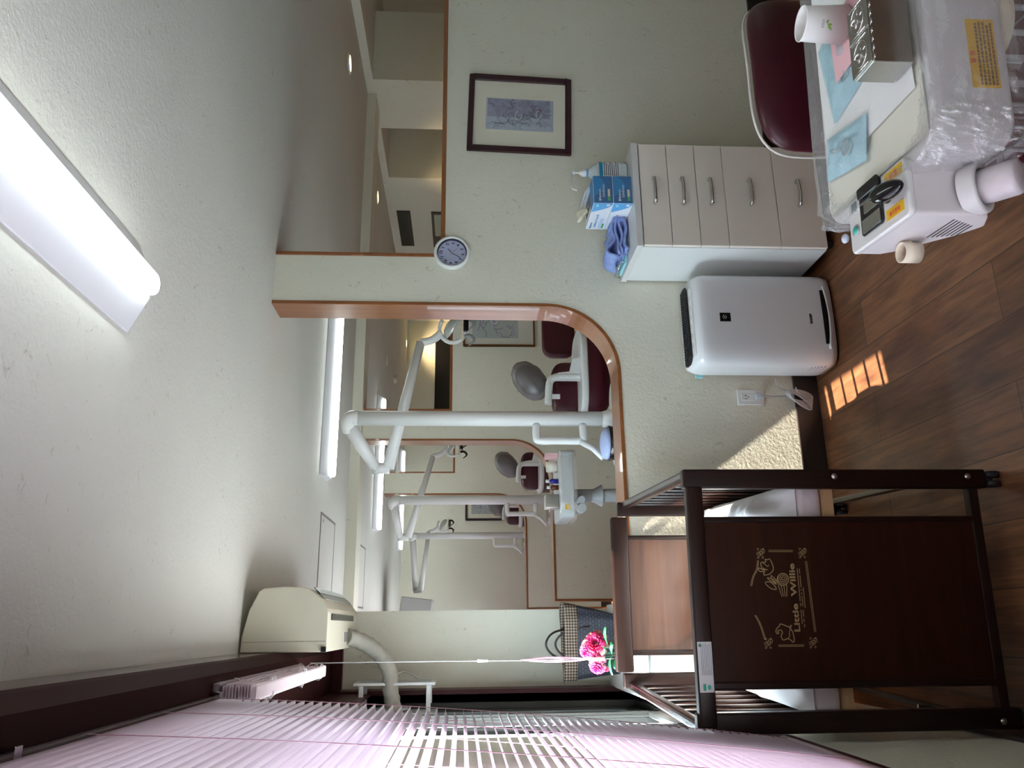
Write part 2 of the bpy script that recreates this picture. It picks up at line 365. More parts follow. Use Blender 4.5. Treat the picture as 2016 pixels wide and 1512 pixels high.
# lacquered pelmet under the ceiling
pl = G().prism([(-.304, 2.2), (-.11, 2.2), (-.09, 2.235), (-.085, 2.25), (-.085, H-.001), (-.304, H-.001)], 'y', -1.3, 4.155)
S(pl.build('trim_5', PELM))
S(G().prism([(-.303, 2.196), (-.112, 2.196), (-.088, 2.233), (-.084, 2.252), (-.083, 2.252), (-.0865, 2.232), (-.110, 2.1945), (-.303, 2.1945)], 'y', -1.3, 4.155).build('trim_6', mat('dark_pelmet_lip', (.035, .012, .012), .6, spec=.03)))
for i, yy in enumerate((1.235, 2.197)):
    b = G().box(-.175, -.15, yy-.01, yy+.01, 2.17, 2.2).box(-.178, -.147, yy-.016, yy+.016, 2.196, 2.2)
    tag(b.build('blind_bracket', CHROME, bevel=.001), ['small metal blind bracket under the brown pelmet, the nearer one above the lowered pink blind', 'small metal blind bracket under the brown pelmet beside the gathered-up blind'][i], 'bracket', 'brackets holding the blinds')

# partitions with the quarter-round opening
AX, AR, AZ = 1.379, .32, .872
def partition(y0, y1, nm, xr):
    poly = [(.187, 0), (xr, 0), (xr, 1.648), (1.60, 1.648), (1.60, H), (AX, H)] + [(AX-AR+AR*math.cos(a), AZ+AR+AR*math.sin(a)) for a in [-PI/2*i/14 for i in range(15)]] + [(.187, AZ)]
    S(G().prism(poly, 'y', y0, y1).build(nm, WALL))
    t = .016; a, b = y0-.006, y1+.006
    path = [(.187, 0), (.187, AZ)] + [(AX-AR+AR*math.cos(q), AZ+AR+AR*math.sin(q)) for q in [-PI/2+PI/2*i/20 for i in range(21)]] + [(AX, H)]
    path2 = [(.187-t, 0), (.187-t, AZ+t)] + [(AX-AR+(AR-t)*math.cos(q), AZ+AR+(AR-t)*math.sin(q)) for q in [-PI/2+PI/2*i/20 for i in range(21)]] + [(AX-t, H)]
    g = G(); n_ = len(path); V4 = [(p[0], q, p[1]) for p, q in [(p, a) for p in path]+[(p, a) for p in path2]+[(p, b) for p in path]+[(p, b) for p in path2]]
    g.add(V4, [f for i in range(n_-1) for f in ((i, i+1, n_+i+1, n_+i), (2*n_+i, 2*n_+i+1, 3*n_+i+1, 3*n_+i), (n_+i, n_+i+1, 3*n_+i+1, 3*n_+i), (i, i+1, 2*n_+i+1, 2*n_+i))]+[(0, n_, 3*n_, 2*n_), (n_-1, 2*n_-1, 4*n_-1, 3*n_-1)])
    S(g.build('trim_'+nm[-1]+'1', TRIM, bevel=.002))
    S(G().box(1.60, 1.616, a, b, 1.664, H).box(1.60, xr, a, b, 1.648, 1.668).build('trim_'+nm[-1]+'2', TRIMX, bevel=.002))
partition(3.27, 3.43, 'wall_partition_1', 3.6)
partition(5.94, 6.09, 'wall_partition_2', 3.4)
partition(8.53, 8.68, 'wall_partition_3', 3.4)
for nm, y in (('1', 3.27), ('2', 5.94), ('3', 8.53)):
    S(G().box(.187, 3.6, y-.012, y, 0, .108).build('baseboard_'+nm, DARK, bevel=.002))
S(G().box(-.305, -.293, -1.6, 2.6, 0, .1).build('baseboard_left', DARK))
# ceiling beam over partition 2 and corridor walls at the right
S(G().box(-.3, 4.4, 5.85, 6.1, 2.325, H).build('wall_beam', WALL))
cw = G().box(4.4, 4.5, -1.6, 4.3, 0, H).box(4.4, 5.1, 5.66, 6.34, 0, H).box(4.4, 5.2, 7.18, 11.15, 0, H)
cw.box(4.4, 4.5, 4.3, 5.66, 2.335, H).box(4.4, 4.5, 6.34, 7.18, 2.335, H).box(5.6, 5.7, -1.6, 11.15, 0, H).box(4.5, 5.6, 4.2, 4.3, 0, H)
S(cw.build('wall_right', WALL))
S(G().box(4.5, 5.6, 4.3, 11.1, 2.34, 2.35).build('ceiling_alcove', CEIL))
S(G().box(5.52, 5.6, 5.05, 5.18, 0, 2.34).box(5.52, 5.6, 5.3, 5.36, 0, 2.34).build('trim_8', PELM2))
S(G().box(5.5, 5.6, 4.4, 5.0, 1.2, 2.1).build('door_1', mat('grey_brown_panel', (.12, .09, .08), .5, var=.2, vscale=20, stretch=(1, 1, 12))))
S(G().box(4.39, 4.402, 7.85, 8.68, 2.16, 2.31).build('window_6', BLACK))
w7 = S(G().box(4.385, 4.402, 7.86, 8.7, 1.62, 1.93).build('window_7', mat('dark_frame', (.04, .025, .02), .4)))
G().box(4.38, 4.386, 7.9, 8.4, 1.62, 1.9).build('pane', mat('green_frosted_pane', (.42, .46, .34), .3), w7)
w8 = S(G().box(2.5, 4.15, 11.13, 11.152, 1.72, 1.98).build('window_8', BLACK))
G().box(2.55, 2.72, 11.12, 11.132, 1.74, 1.8).box(2.55, 2.72, 11.12, 11.132, 1.82, 1.86).build('slat', GREYM, w8)
S(G().box(-3.6, -3.4, -4, 15, -1, 3.1).build('wall_neighbour', mat('neighbour_render', (.40, .45, .47), .8, var=.1, vscale=.6)))
# windows: sashes and panes
FROST = film('frosted_blue_glass', (.42, .50, .54), .12, .12, .25, 0)
def window(i, y0, y1, x=-.37, n=3):
    fr = G().box(x-.05, x+.03, y0, y1, .70, .735).box(x-.05, x+.03, y0, y1, 1.97, 2.02).box(x-.05, x+.03, y0, y0+.03, .70, 2).box(x-.05, x+.03, y1-.03, y1, .70, 2)
    f = S(fr.build('window_%d' % i, BLKF, bevel=.002))
    W = (y1-y0)/n
    for k in range(n):
        a, b = y0+k*W+.012, y0+(k+1)*W-.012; xx = x + (.008 if k % 2 else -.022)
        s_ = G().box(xx, xx+.022, a, a+.035, .735, 1.97).box(xx, xx+.022, b-.035, b, .735, 1.97).box(xx, xx+.022, a, b, .735, .79).box(xx, xx+.022, a, b, 1.93, 1.97)
        so = s_.build('sash', BLKF, f, bevel=.002)
        G().box(xx+.008, xx+.012, a+.035, b-.035, .79, 1.93).build('pane', FROST if (i == 2 and k == 2) else GLASS, so)
for i, (a, b) in enumerate(WINDOWS): window(i+1, a, b, n=4 if i == 0 else 3)

# ceiling hatches
for (x0, x1, y0, y1), l in (((.225, .652, 4.79, 5.3), 'square access hatch flush in the ceiling beyond the air conditioner, nearer one'), ((.17, .65, 6.58, 7.02), 'square access hatch in the ceiling beyond the dropped beam')):
    t = thing('ceiling_hatch', l, 'hatch', (x0, y0, H-.004))
    f = G()
    for a in ((x0-.012, x0, y0-.012, y1+.012), (x1, x1+.012, y0-.012, y1+.012), (x0, x1, y0-.012, y0), (x0, x1, y1, y1+.012)): f.box(*a, H-.004, H+.001)
    f.build('frame', mat('hatch_frame', (.3, .27, .28), .4, .3), t); G().box(x0+.006, x1-.006, y0+.006, y1-.006, H-.003, H+.001).build('panel', CEIL, t)
    G().box(x1-.04, x1-.02, y0+.05, y0+.08, H-.006, H-.003).build('latch', CHROME, t)

# ---------------------------------------------------------------- ceiling lamps
def lamp(label, L, loc, alongx=False):
    t = thing('ceiling_lamp', label, 'ceiling light', (0, 0, 0), 'white strip lights on the ceiling')
    body = G().prism([(-.12, H), (-.12, H-.006), (-.03, H-.048), (.03, H-.048), (.12, H-.006), (.12, H)], 'y', -L/2, L/2)
    body.build('body', LAMPB, t, bevel=.002)
    tb = G().rbox(-.03, .03, -L/2+.012, L/2-.004, H-.075, H-.047, .028, .013); tb.build('diffuser', TUBE, t)
    t.location = loc
    if alongx: t.rotation_euler = (0, 0, PI/2)
    return t
lamp('long white strip light on the near ceiling, lit, pointing away from the window', 1.3, (.83, 1.25, 0))
lamp('lit strip light crossing the ceiling of the second bay, above the nearest dental chair', 1.25, (1.49, 4.76, 0), True)
lamp('lit strip light crossing the third bay ceiling behind the dropped beam', 1.3, (1.53, 7.6, 0), True)
lamp('lit strip light of the farthest bay, smallest of the row', 1.3, (1.6, 10.35, 0), True)
for (x, y), l in (((3.9, 4.85), 'small round warm downlight in the corridor ceiling, nearest to the camera'), ((3.95, 6.8), 'small round warm downlight in the corridor ceiling beyond the beam'), ((3.95, 10.9), 'small round warm downlight glowing on the far tan wall')):
    t = thing('downlight', l, 'downlight', (x, y, H), 'round warm downlights')
    G().lathe([(.055, H-.001), (.075, H-.001), (.075, H-.006), (.06, H-.012), (.055, H-.006)], (x, y, 0)).build('trim_ring', WHITE, t)
    G().lathe([(.0001, H-.008), (.055, H-.008)], (x, y, 0)).build('lens', WARM, t)
    l_ = bpy.data.lights.new('downlight_bulb', 'SPOT'); l_.energy = 28; l_.color = (1, .72, .4); l_.spot_size = 2.2; l_.spot_blend = 1; l_.shadow_soft_size = .04
    lo = bpy.data.objects.new('downlight_bulb', l_); COL.objects.link(lo); lo.parent = t; lo.location = (0, 0, -.03)
d = G().lathe([(.0001, H-.045), (.03, H-.045), (.045, H-.03), (.05, H-.001)], (2.87, 9.2, 0)); tag(d.build('smoke_detector', IVORY), 'round cream smoke detector on the far ceiling', 'smoke detector')
d = G().lathe([(.085, H-.001), (.085, H-.004), (.0001, H-.006)], (2.83, 8.3, 0)); tag(d.build('ceiling_cover_plate', WALL), 'flat round cover plate on the far ceiling beside the smoke detector', 'cover plate')

# ---------------------------------------------------------------- lowered pink blind
NS = 64; ZT, ZB = 2.175, .735
def bx_(z): return -.174 - .06*(ZT-z)/(ZT-ZB) - .058*((ZT-z)/(ZT-ZB))**2
t = thing('venetian_blind', 'lowered pink venetian blind covering the near window', 'blind', (-.2, 1.2, .78))
g = G(); ta = math.radians(18)
for i in range(NS):
    z = ZT-.02-(ZT-ZB-.03)*i/(NS-1); x = bx_(z)
    for k in range(4):
        pass
    prof = [(-.0125, 0), (-.0045, .0034), (.0045, .0034), (.0125, 0)]
    vs = []
    for yy in (-1.2, 2.19):
        for u, h in prof: vs.append((x+u*math.cos(ta)-h*math.sin(ta), yy, z-u*math.sin(ta)*-1+h*math.cos(ta)))
    g.add(vs, [(j, j+1, j+5, j+4) for j in range(3)])
g.build('slats', PINKP, t, fix=True)
G().box(-.190, -.160, -1.2, 2.19, ZT-.004, 2.194).build('headrail', mat('dark_headrail', (.05, .022, .024), .5), t, bevel=.002)
G().box(bx_(ZB)-.014, bx_(ZB)+.014, -1.2, 2.19, ZB-.016, ZB).build('bottom_rail', mat('dusty_pink_rail', (.45, .33, .36), .4), t, bevel=.004)
g = G()
for yy in (-.8, -.3, .2, .7, 1.1, 1.45, 1.8, 2.14):
    for dx in (-.0135, .0135):
        g.tube([(bx_(ZT-q*(ZT-ZB)/12)+dx, yy, ZT-q*(ZT-ZB)/12) for q in range(13)], .0009, 4)
g.build('ladder_cord', PINKC, t)
G().cyl((bx_(ZB)-.004, 2.03, ZB-.022), (bx_(ZB)-.004, 2.03, ZB-.004), .006, .006, 10).build('cord_button', mat('pink_headrail', (.36, .28, .32), .5), t)

# gathered-up blind beyond it
t = thing('gathered_venetian_blind', 'pink venetian blind pulled up into a bundle under the pelmet', 'blind', (-.16, 2.7, 2.09))
g = G()
for i in range(13):
    z = 2.168-.0052*i; dx = .004*math.sin(i*1.7)
    g.box(-.172+dx, -.137+dx, 2.21+.012*(i % 3), 3.27-.003*i, z, z+.0028)
g.build('slats', mat('gathered_slats', (.78, .64, .72), .4), t)
G().box(-.18, -.13, 2.205, 3.29, 2.178, 2.199).build('headrail', mat('pink_headrail', (.36, .28, .32), .5), t, bevel=.002)
G().box(-.176, -.134, 2.2, 3.285, 2.082, 2.1).build('bottom_rail', mat('gathered_rail', (.82, .68, .76), .35), t, bevel=.006)
for yy in (2.4, 2.86, 3.2):
    g = G()
    for q in range(5):
        pts = [(-.155+.028*math.sin(a*2+q)+random.uniform(-.006, .006), yy+random.uniform(-.04, .04), 2.135+.05*math.cos(a)+random.uniform(-.006, .006)) for a in [2*PI*i/9 for i in range(9)]]
        g.tube(smooth_path(pts, 3), .0014, 5)
    g.build('tie_cord', mat('pale_cord', (.75, .70, .72), .6), t)
t = thing('blind_pull_cord', 'pink pull cord with white handle hanging beside the roses', 'cord', (-.124, 3.2, .97))
X0, Y0 = -.123, 3.2
G().tube([(X0, Y0, 2.13), (X0, Y0+.005, 1.6), (X0-.002, Y0, 1.33)], .0022, 6).build('wand', mat('clear_wand', (.6, .58, .58), .2), t)
G().cyl((X0, Y0, 1.46), (X0, Y0, 1.5), .006).build('connector', WHITE, t)
g = G()
for k in range(7):
    a = k*.9; g.tube(smooth_path([(X0, Y0, 1.335), (X0+.009*math.cos(a), Y0+.009*math.sin(a), 1.24), (X0+.008*math.cos(a+.5), Y0+.008*math.sin(a), 1.14), (X0, Y0, 1.065)], 4), .0016, 5)
g.build('tassel', mat('pink_tassel', (.9, .5, .68), .5), t)
G().cyl((X0, Y0, 1.01), (X0, Y0, 1.075), .008, .006).build('handle', WHITE, t)
G().cyl((X0, Y0, .97), (X0, Y0, 1.01), .001, .001, 6).build('cord_end', WHITE, t)

# ---------------------------------------------------------------- air conditioner
AP = [(-.084, 2.393), (-.026, 2.391), (.07, 2.37), (.14, 2.338), (.152, 2.32), (.158, 2.24), (.156, 2.18), (.150, 2.15), (.115, 2.105), (.075, 2.075), (.06, 2.07), (-.084, 2.07)]
t = thing('air_conditioner', 'old cream wall air conditioner mounted beside the brown pelmet', 'air conditioner', (0, 3.6, 2.07))
G().prism(AP, 'y', 3.21, 4.08).build('casing', IVORY, t, bevel=.006, seg=3)
c_ = Vector((.03, 0, 2.22))
cap = [(c_.x+(x-c_.x)*1.01 if x > -.08 else x, c_.z+(z-c_.z)*1.01) for x, z in AP]
G().prism(AP, 'y', 3.195, 3.209).build('end_cap', IVORY, t, bevel=.005, seg=3)
G().box(-.046, -.044, 3.1935, 3.196, 2.075, 2.385).build('seam', mat('seam_grey', (.3, .28, .22), .6), t)
g = G(); n_ = Vector((-.045, 0, .065)).normalized()
def on_front(s0, s1, y0, y1, lift):
    a = Vector((.150, 0, 2.15)); b = Vector((.075, 0, 2.075)); d_ = (b-a); nn = Vector((d_.z, 0, -d_.x)).normalized(); nn = nn if nn.x > 0 else -nn
    p = [a+d_*s0, a+d_*s1]; return [(p[0].x+nn.x*lift, y0, p[0].z+nn.z*lift), (p[0].x+nn.x*lift, y1, p[0].z+nn.z*lift), (p[1].x+nn.x*lift, y1, p[1].z+nn.z*lift), (p[1].x+nn.x*lift, y0, p[1].z+nn.z*lift)]
g.add(on_front(.0, .28, 3.27, 4.0, .010), [(0, 1, 2, 3)]); g.build('outlet', BLACK, t, solid=.003)
g = G(); g.add(on_front(.34, .62, 3.27, 4.0, .0115), [(0, 1, 2, 3)]); g.build('louver', mat('louver_grey', (.33, .33, .29), .4), t, solid=.004)
G().box(.032, .056, 3.26, 3.90, 2.066, 2.071).build('vent_slot', BLACK, t)
lb = G().box(-.06, -.01, 3.62, 3.85, 2.0685, 2.0705).build('rating_label', mat('label_cream', (.7, .69, .6), .5), t)
g = G()
for k in range(7): g.box(-.056, -.014, 3.635+k*.028, 3.65+k*.028, 2.068, 2.0686)
g.build('print', INK, lb)
G().box(-.083, -.065, 3.185, 3.197, 2.072, 2.09).build('clip', BLACK, t)
pts = smooth_path([(-.035, 3.75, 2.075), (-.05, 3.8, 2.03), (-.085, 3.85, 1.97), (-.13, 3.87, 1.925), (-.19, 3.88, 1.89), (-.26, 3.89, 1.885), (-.34, 3.9, 1.87), (-.39, 3.9, 1.86)], 5)
g = G().tube(pts, [.036+.0025*math.sin(i*2.3) for i in range(len(pts))], 16); o = g.build('taped_pipe', mat('pipe_tape', (.36, .34, .29), .75, bump=.8, bscale=30, var=.15, vscale=12), None)
tag(o, 'thick beige taped pipe curving down from the air conditioner to the window', 'pipe')

# far air conditioner seen end-on
t = thing('air_conditioner', 'grey air conditioner far away high on the window side, seen end-on', 'air conditioner', (.1, 9.2, 1.87))
G().obox((.15, 9.0, 2.05), (.15, .35, .165), rot('Y', .12)).build('casing', mat('ac_grey', (.34, .34, .32), .5), t, bevel=.01); G().box(-.24, .02, 8.75, 9.2, 2.0, 2.1).build('bracket', BLACK, t)

# white framed window fan
t = thing('window_fan', 'white box-framed ventilating fan standing in the window behind the pipe', 'fan', (-.3, 4.0, 1.66))
xa, xb, z0, z1, ya, yb = -.25, -.365, 1.68, 2.05, 3.86, 4.06
G().box(xa, xa+.012, ya, yb, z0, z1).build('front_panel', WHITE, t, bevel=.002)
G().box(xa+.012, xa+.014, ya+.02, yb-.02, z0+.02, z1-.02).build('inset', GREYM, t)
for zz in (z0+.02, z1-.045):
    for yy in (ya+.01, yb-.03): G().box(xb, xa, yy, yy+.016, zz, zz+.02).build('strut', WHITE, t)
G().box(xb-.02, xb, ya-.02, yb+.01, z0-.01, z1+.01).build('back_frame', WHITE, t, bevel=.002)
G().lathe([(.0001, 0), (.03, .012), (.08, .008), (.085, .0)], (xb+.006, (ya+yb)/2, (z0+z1)/2+.02), R=rot('Y', PI/2)).build('impeller', mat('pale_impeller', (.6, .64, .62), .3), t)
g = G().tube(smooth_path([(-.21, 4.0, 1.86), (-.2, 4.06, 1.84), (-.215, 4.1, 1.80), (-.235, 4.1, 1.77)], 5), .003, 6).box(-.222, -.2, 3.985, 4.01, 1.86, 1.885)
tag(g.build('fan_cord', WHITE), 'thin white cord and small plug beside the window fan', 'cord')

# ---------------------------------------------------------------- picture frames
def sketch(parent, cx, cz, y, w_, h_, seed, tones, rotm=0):
    rnd = random.Random(seed)
    def fn(u, v, d_):
        c, s_ = math.cos(rotm), math.sin(rotm); return (cx+u*c+v*s_, y-d_, cz-u*s_+v*c)
    def wash(name, M, x0, z0, x1, z1, d_=.0008):
        G().add([fn(x0*w_, z0*h_, d_), fn(x1*w_, z0*h_, d_), fn(x1*w_, z1*h_, d_), fn(x0*w_, z1*h_, d_)], [(0, 1, 2, 3)]).build(name, M, parent)
    wash('wash', tones[1], -.1, -.45, .48, .48)
    g = G()
    for k in range(46):
        x = rnd.uniform(-.4, .4)*w_; z = rnd.uniform(-.42, .42)*h_; n = rnd.randint(3, 8); a = rnd.uniform(0, 6); P = []
        for i in range(n):
            P.append((max(-.48*w_, min(.48*w_, x)), max(-.48*h_, min(.48*h_, z)))); a += rnd.uniform(-1.2, 1.2); x += math.cos(a)*.07*w_; z += math.sin(a)*.05*h_
        g.ribbon(P, w_*rnd.uniform(.006, .016), fn, .0014)
    g.build('drawing', tones[0], parent)
    g = G()
    for (u, v, r_) in ((-.05, .02, .11), (.02, -.28, .09)): g = G(); g.ribbon([(u*w_+r_*w_*1.3*math.cos(a), v*h_+r_*w_*.8*math.sin(a)) for a in [2*PI*i/16 for i in range(14)]], .016*w_, fn, .002); g.build('drawing_highlight', mat('sketch_white', (.72, .73, .76), .7), parent)
    g = G()
    for k in range(14): u = rnd.uniform(.1, .3)*w_; v = rnd.uniform(-.34, -.18)*h_; g.ribbon([(u, v), (u+.05*w_*rnd.uniform(-1, 1), v+.03*h_*rnd.uniform(-1, 1))], .02*w_, fn, .0018)
    g.build('drawing_accent', tones[2], parent)
def picture(label, cx, cz, y, W, Hh, fw, FM, MM, aw, ah, tones, seed, ang=0, acz=0):
    t = thing('framed_picture', label, 'picture', (cx, y, cz))
    def R_(x0, x1, z0, z1, a, b):
        g = G().box(x0, x1, a, b, z0, z1); c, s_ = math.cos(ang), math.sin(ang)
        g.v = [Vector((cx+p.x*c+p.z*s_, p.y, cz-p.x*s_+p.z*c)) for p in g.v]; return g
    f = G()
    for q in ((-W/2, W/2, Hh/2-fw, Hh/2), (-W/2, W/2, -Hh/2, -Hh/2+fw), (-W/2, -W/2+fw, -Hh/2+fw, Hh/2-fw), (W/2-fw, W/2, -Hh/2+fw, Hh/2-fw)):
        g = R_(*q, y-.022, y); f.add(g.v, g.f)
    f.build('frame', FM, t, bevel=.003)
    R_(-W/2+fw*.8, W/2-fw*.8, -Hh/2+fw*.8, Hh/2-fw*.8, y-.008, y-.001).build('mat_board', MM, t)
    a = R_(-aw/2, aw/2, -ah/2+acz, ah/2+acz, y-.0095, y-.008).build('artwork', tones[3], t)
    sketch(a, cx, cz+acz, y-.0096, aw, ah, seed, tones, ang)
    R_(-W/2+fw*.8, W/2-fw*.8, -Hh/2+fw*.8, Hh/2-fw*.8, y-.0145, y-.0138).build('glazing', MC.get('pic_glass') or film('pic_glass', (.8, .8, .8), .05, .99, .03, 0), t)
    return t
T1 = (mat('pencil_grey', (.08, .08, .14), .8), mat('sketch_mauve', (.30, .31, .44), .8, var=.2, vscale=40), mat('sketch_crimson', (.22, .07, .1), .8), mat('sketch_sky', (.45, .50, .60), .8, var=.08, vscale=50))
T2 = (mat('pencil_purple', (.22, .16, .32), .8), mat('sketch_lilac', (.36, .33, .40), .8, var=.2, vscale=40), mat('sketch_rose', (.5, .18, .22), .8), mat('sketch_mint', (.42, .48, .47), .8))
picture('framed blue-grey pencil drawing in a dark maroon frame on the near wall', 2.356, 1.298, 3.269, .421, .497, .027, mat('maroon_frame', (.035, .006, .012), .3), mat('cream_mat', (.84, .81, .67), .8), .175, .325, T1, 3, math.radians(1.9), .0)
picture('picture with thin gold-brown frame, half hidden behind the arch upright', 2.40, 1.28, 5.939, .54, .575, .014, mat('gold_brown_frame', (.16, .07, .02), .3, .4), mat('grey_mat', (.66, .65, .58), .8), .40, .37, T2, 11, 0, .03)
picture('small dark-framed picture on the farthest wall', 1.69, 1.26, 11.149, .54, .53, .03, mat('dark_violet_frame', (.03, .015, .02), .35), mat('cream_mat', 0), .36, .36, T2, 5)

# ---------------------------------------------------------------- wall clock
cx, cz, y = 1.617, 1.616, 3.269
t = thing('wall_clock', 'round white wall clock with lavender dial on the narrow wall pier', 'clock', (cx, y, cz))
RY = rot('X', PI/2)   # local z -> -y
G().lathe([(.0001, 0), (.078, 0), (.082, .006), (.081, .02), (.075, .026), (.069, .026), (.0665, .02), (.0665, .006)], (cx, y, cz), 48, RY).build('rim', WHITE, t)
G().lathe([(.0001, .0055), (.0664, .0055)], (cx, y, cz), 48, RY).build('dial', mat('lavender_dial', (.42, .44, .62), .5), t)
G().lathe([(.063, .0062), (.0662, .0062), (.0662, .021), (.0658, .021)], (cx, y, cz), 48, RY).build('inner_ring', mat('navy_ring', (.02, .022, .05), .4), t)
CT = math.radians(5); yy = y-.0062
for h in range(1, 13):
    a = CT+h*PI/6; text(str(h), .0175, BLACK, t, (cx+.049*math.sin(a), yy, cz+.049*math.cos(a)), (math.cos(CT), 0, -math.sin(CT)), (math.sin(CT), 0, math.cos(CT)), 'numeral', bold=.0003)
g = G()
for h in range(12): a = CT+h*PI/6; g.box(cx+.0595*math.sin(a)-.001, cx+.0595*math.sin(a)+.001, yy-.0004, yy, cz+.0595*math.cos(a)-.001, cz+.0595*math.cos(a)+.001)
g.build('minute_marks', BLACK, t)
def hand(name, a, L, w_, d_, M, back=.006):
    a = math.radians(a); g = G(); u = Vector((math.sin(a), 0, math.cos(a))); v = Vector((math.cos(a), 0, -math.sin(a))); c = Vector((cx, yy-d_, cz))
    g.add([c-u*back-v*w_, c-u*back+v*w_, c+u*L+v*w_*.7, c+u*L-v*w_*.7], [(0, 1, 2, 3)]); g.build(name, M, t, solid=.0008)
hand('hour_hand', 48, .029, .0014, .002, BLACK); hand('minute_hand', 211, .043, .001, .0035, BLACK); hand('second_hand', 138, .042, .0004, .005, mat('second_hand_red', (.12, .03, .03), .5), .014)
G().lathe([(.003, .006), (.003, .013), (.0001, .013)], (cx, y, cz), 12, RY).build('hub', IVORY2, t)

# ---------------------------------------------------------------- drawer cabinet
x0, x1, y0, y1 = 1.492, 1.972, 2.905, 3.255
t = thing('drawer_cabinet', 'white five-drawer cabinet against the wall beside the air purifier', 'cabinet', ((x0+x1)/2, 3.08, 0))
G().box(x0, x1, y0+.02, y1, .045, .825).build('carcass', WHITE, t, bevel=.001)
G().box(x0-.006, x1+.004, y0-.004, y1+.004, .827, .853).build('top', OFFW, t, bevel=.0015)
fr = [0, .154, .309, .463, .746, 1]; zt, zb = .822, .046
for i in range(5):
    a = zt-(zt-zb)*fr[i]-.0015; b = zt-(zt-zb)*fr[i+1]+.0015
    dr = G().box(x0+.002, x1-.002, y0, y0+.018, b, a).build('drawer', DRAW, t, bevel=.0012)
    zc = (a+b)/2+.004; xc = 1.742
    pts = [(xc-.056, y0, zc), (xc-.056, y0-.018, zc), (xc-.03, y0-.026, zc), (xc, y0-.029, zc), (xc+.03, y0-.026, zc), (xc+.056, y0-.018, zc), (xc+.056, y0, zc)]
    g = G().tube(smooth_path(pts, 3), .0078, 4); g.box(xc-.061, xc-.052, y0-.018, y0, zc-.007, zc+.007).box(xc+.052, xc+.061, y0-.018, y0, zc-.007, zc+.007); g.build('handle', CHROME, dr)
G().box(x0+.01, x1-.01, y0+.03, y1, .03, .045).build('plinth', DARK, t)
for xx in (x0+.04, x1-.04):
    for yy in (y0+.05, y1-.05): G().cyl((xx-.01, yy, .02), (xx+.01, yy, .02), .0199, n=14).build('caster', BLACK, t)

# glove boxes
TZ = .8535
def glove_box(z, label, top):
    bx0, bx1, by0, by1, hh = 1.693, 1.822, 2.925, 3.155, .083
    t = thing('glove_box', label, 'box', ((bx0+bx1)/2, (by0+by1)/2, z), 'cartons of gloves on the cabinet')
    G().box(bx0, bx1, by0, by1, z+.0004, z+hh).build('carton', CARD, t, bevel=.0015)
    p = G().box(bx0+.0008, bx1-.0008, by0-.0007, by0, z+.0015, z+hh-.0015).build('end_print', BLUE2, t)
    g = G().prism([(bx1-.001, z+hh-.002), (bx1-.001, z+.03)]+[(bx1-.055+.05*math.cos(a)*1.05, z+hh-.002-.052*math.sin(a)) for a in [.2+1.3*i/8 for i in range(9)]]+[(bx0+.03, z+hh-.002)], 'y', by0-.0011, by0-.0007); g.build('swoosh', BLUE3, p)
    R_, U = (1, 0, 0), (0, 0, 1)
    text('Medicom', .0125, CARD, p, (bx0+.043, by0-.0012, z+hh-.028), R_, U, bold=.0002); text('SafeBasics', .0150, CARD, p, (bx0+.058, by0-.0012, z+hh-.0435), R_, U)
    G().box(bx0+.014, bx0+.066, by0-.0012, by0-.0007, z+.012, z+.022).build('size_bar', IVORY2, p); G().box(bx0+.012, bx0+.032, by0-.0015, by0-.0012, z+.012, z+.022).build('size_mark', GREEN, p)
    G().prism([(bx0+.011, z+hh-.023), (bx0+.019, z+hh-.023), (bx0+.019, z+hh-.029), (bx0+.015, z+hh-.035), (bx0+.011, z+hh-.029)], 'y', by0-.0012, by0-.0007).build('shield_mark', CARD, p)
    # long side, facing the window
    g = G().prism([(by0+.001, z+hh-.0015), (by0+.001, z+.002), (by0+.012, z+.002)]+[(by0+.02+.055*i/7, z+.006+(hh-.008)*(i/7)**1.6) for i in range(8)], 'x', bx0-.0007, bx0); s_ = g.build('side_print', BLUE1, t)
    R_ = (0, -1, 0); xx = bx0-.001
    text('Medicom', .0135, BLUE3, s_, (xx, by1-.037, z+hh-.016), R_, U, bold=.0002); text('SafeBasics Easy Fit', .0155, BLUE3, s_, (xx, by1-.078, z+hh-.034), R_, U)
    g = G()
    for k in range(4): g.box(xx-.0003, xx, by1-.10, by1-.012, z+.03-k*.004, z+.0312-k*.004)
    g.build('small_print', BLUE1, s_); G().box(xx-.0003, xx, by1-.055, by1-.015, z+.010, z+.018).build('size_mark', GREEN, s_); G().box(xx-.0005, xx, by0+.008, by0+.022, z+.012, z+.026).build('white_square', CARD, s_)
    G().box(xx-.0003, xx+.0003, by0+.01, by0+.03, z+hh-.024, z+hh-.014).build('logo_square', AQUA, s_)
    if top:
        zz = z+hh
        G().box(bx0+.001, bx1-.001, by0+.001, by0+.075, zz, zz+.0008).build('top_print', BLUE3, t)
        G().box(bx0+.03, bx1-.03, by0+.075, by1-.03, zz+.0002, zz+.001).build('opening', BLACK, t)
        G().obox((bx1-.022, (by0+by1)/2+.02, zz+.0125), (.001, .07, .016), rot('Y', -.9)).build('flap', CARD, t)
glove_box(TZ, 'blue and white glove carton lying flat on the white cabinet, lower of the two', False)
glove_box(TZ+.0835, 'opened blue and white glove carton, upper of the two', True)
g = G()
for (a, l_) in ((.2, .05), (-.5, .055), (.9, .04)):
    P = [(1.745, 3.08, TZ+.168), (1.735+.012*a, 3.085, TZ+.186), (1.722+.02*a, 3.09+.01*a, TZ+.2+.006*a), (1.705+.02*a, 3.1, TZ+.205-.01*a)]
    g.tube(smooth_path(P, 4), [.009]*8+[.010, .010, .008, .005, .002], 8)
tag(g.build('latex_glove', mat('latex_cream', (.72, .68, .52), .6)), 'cream latex glove poking out of the opened carton', 'glove')

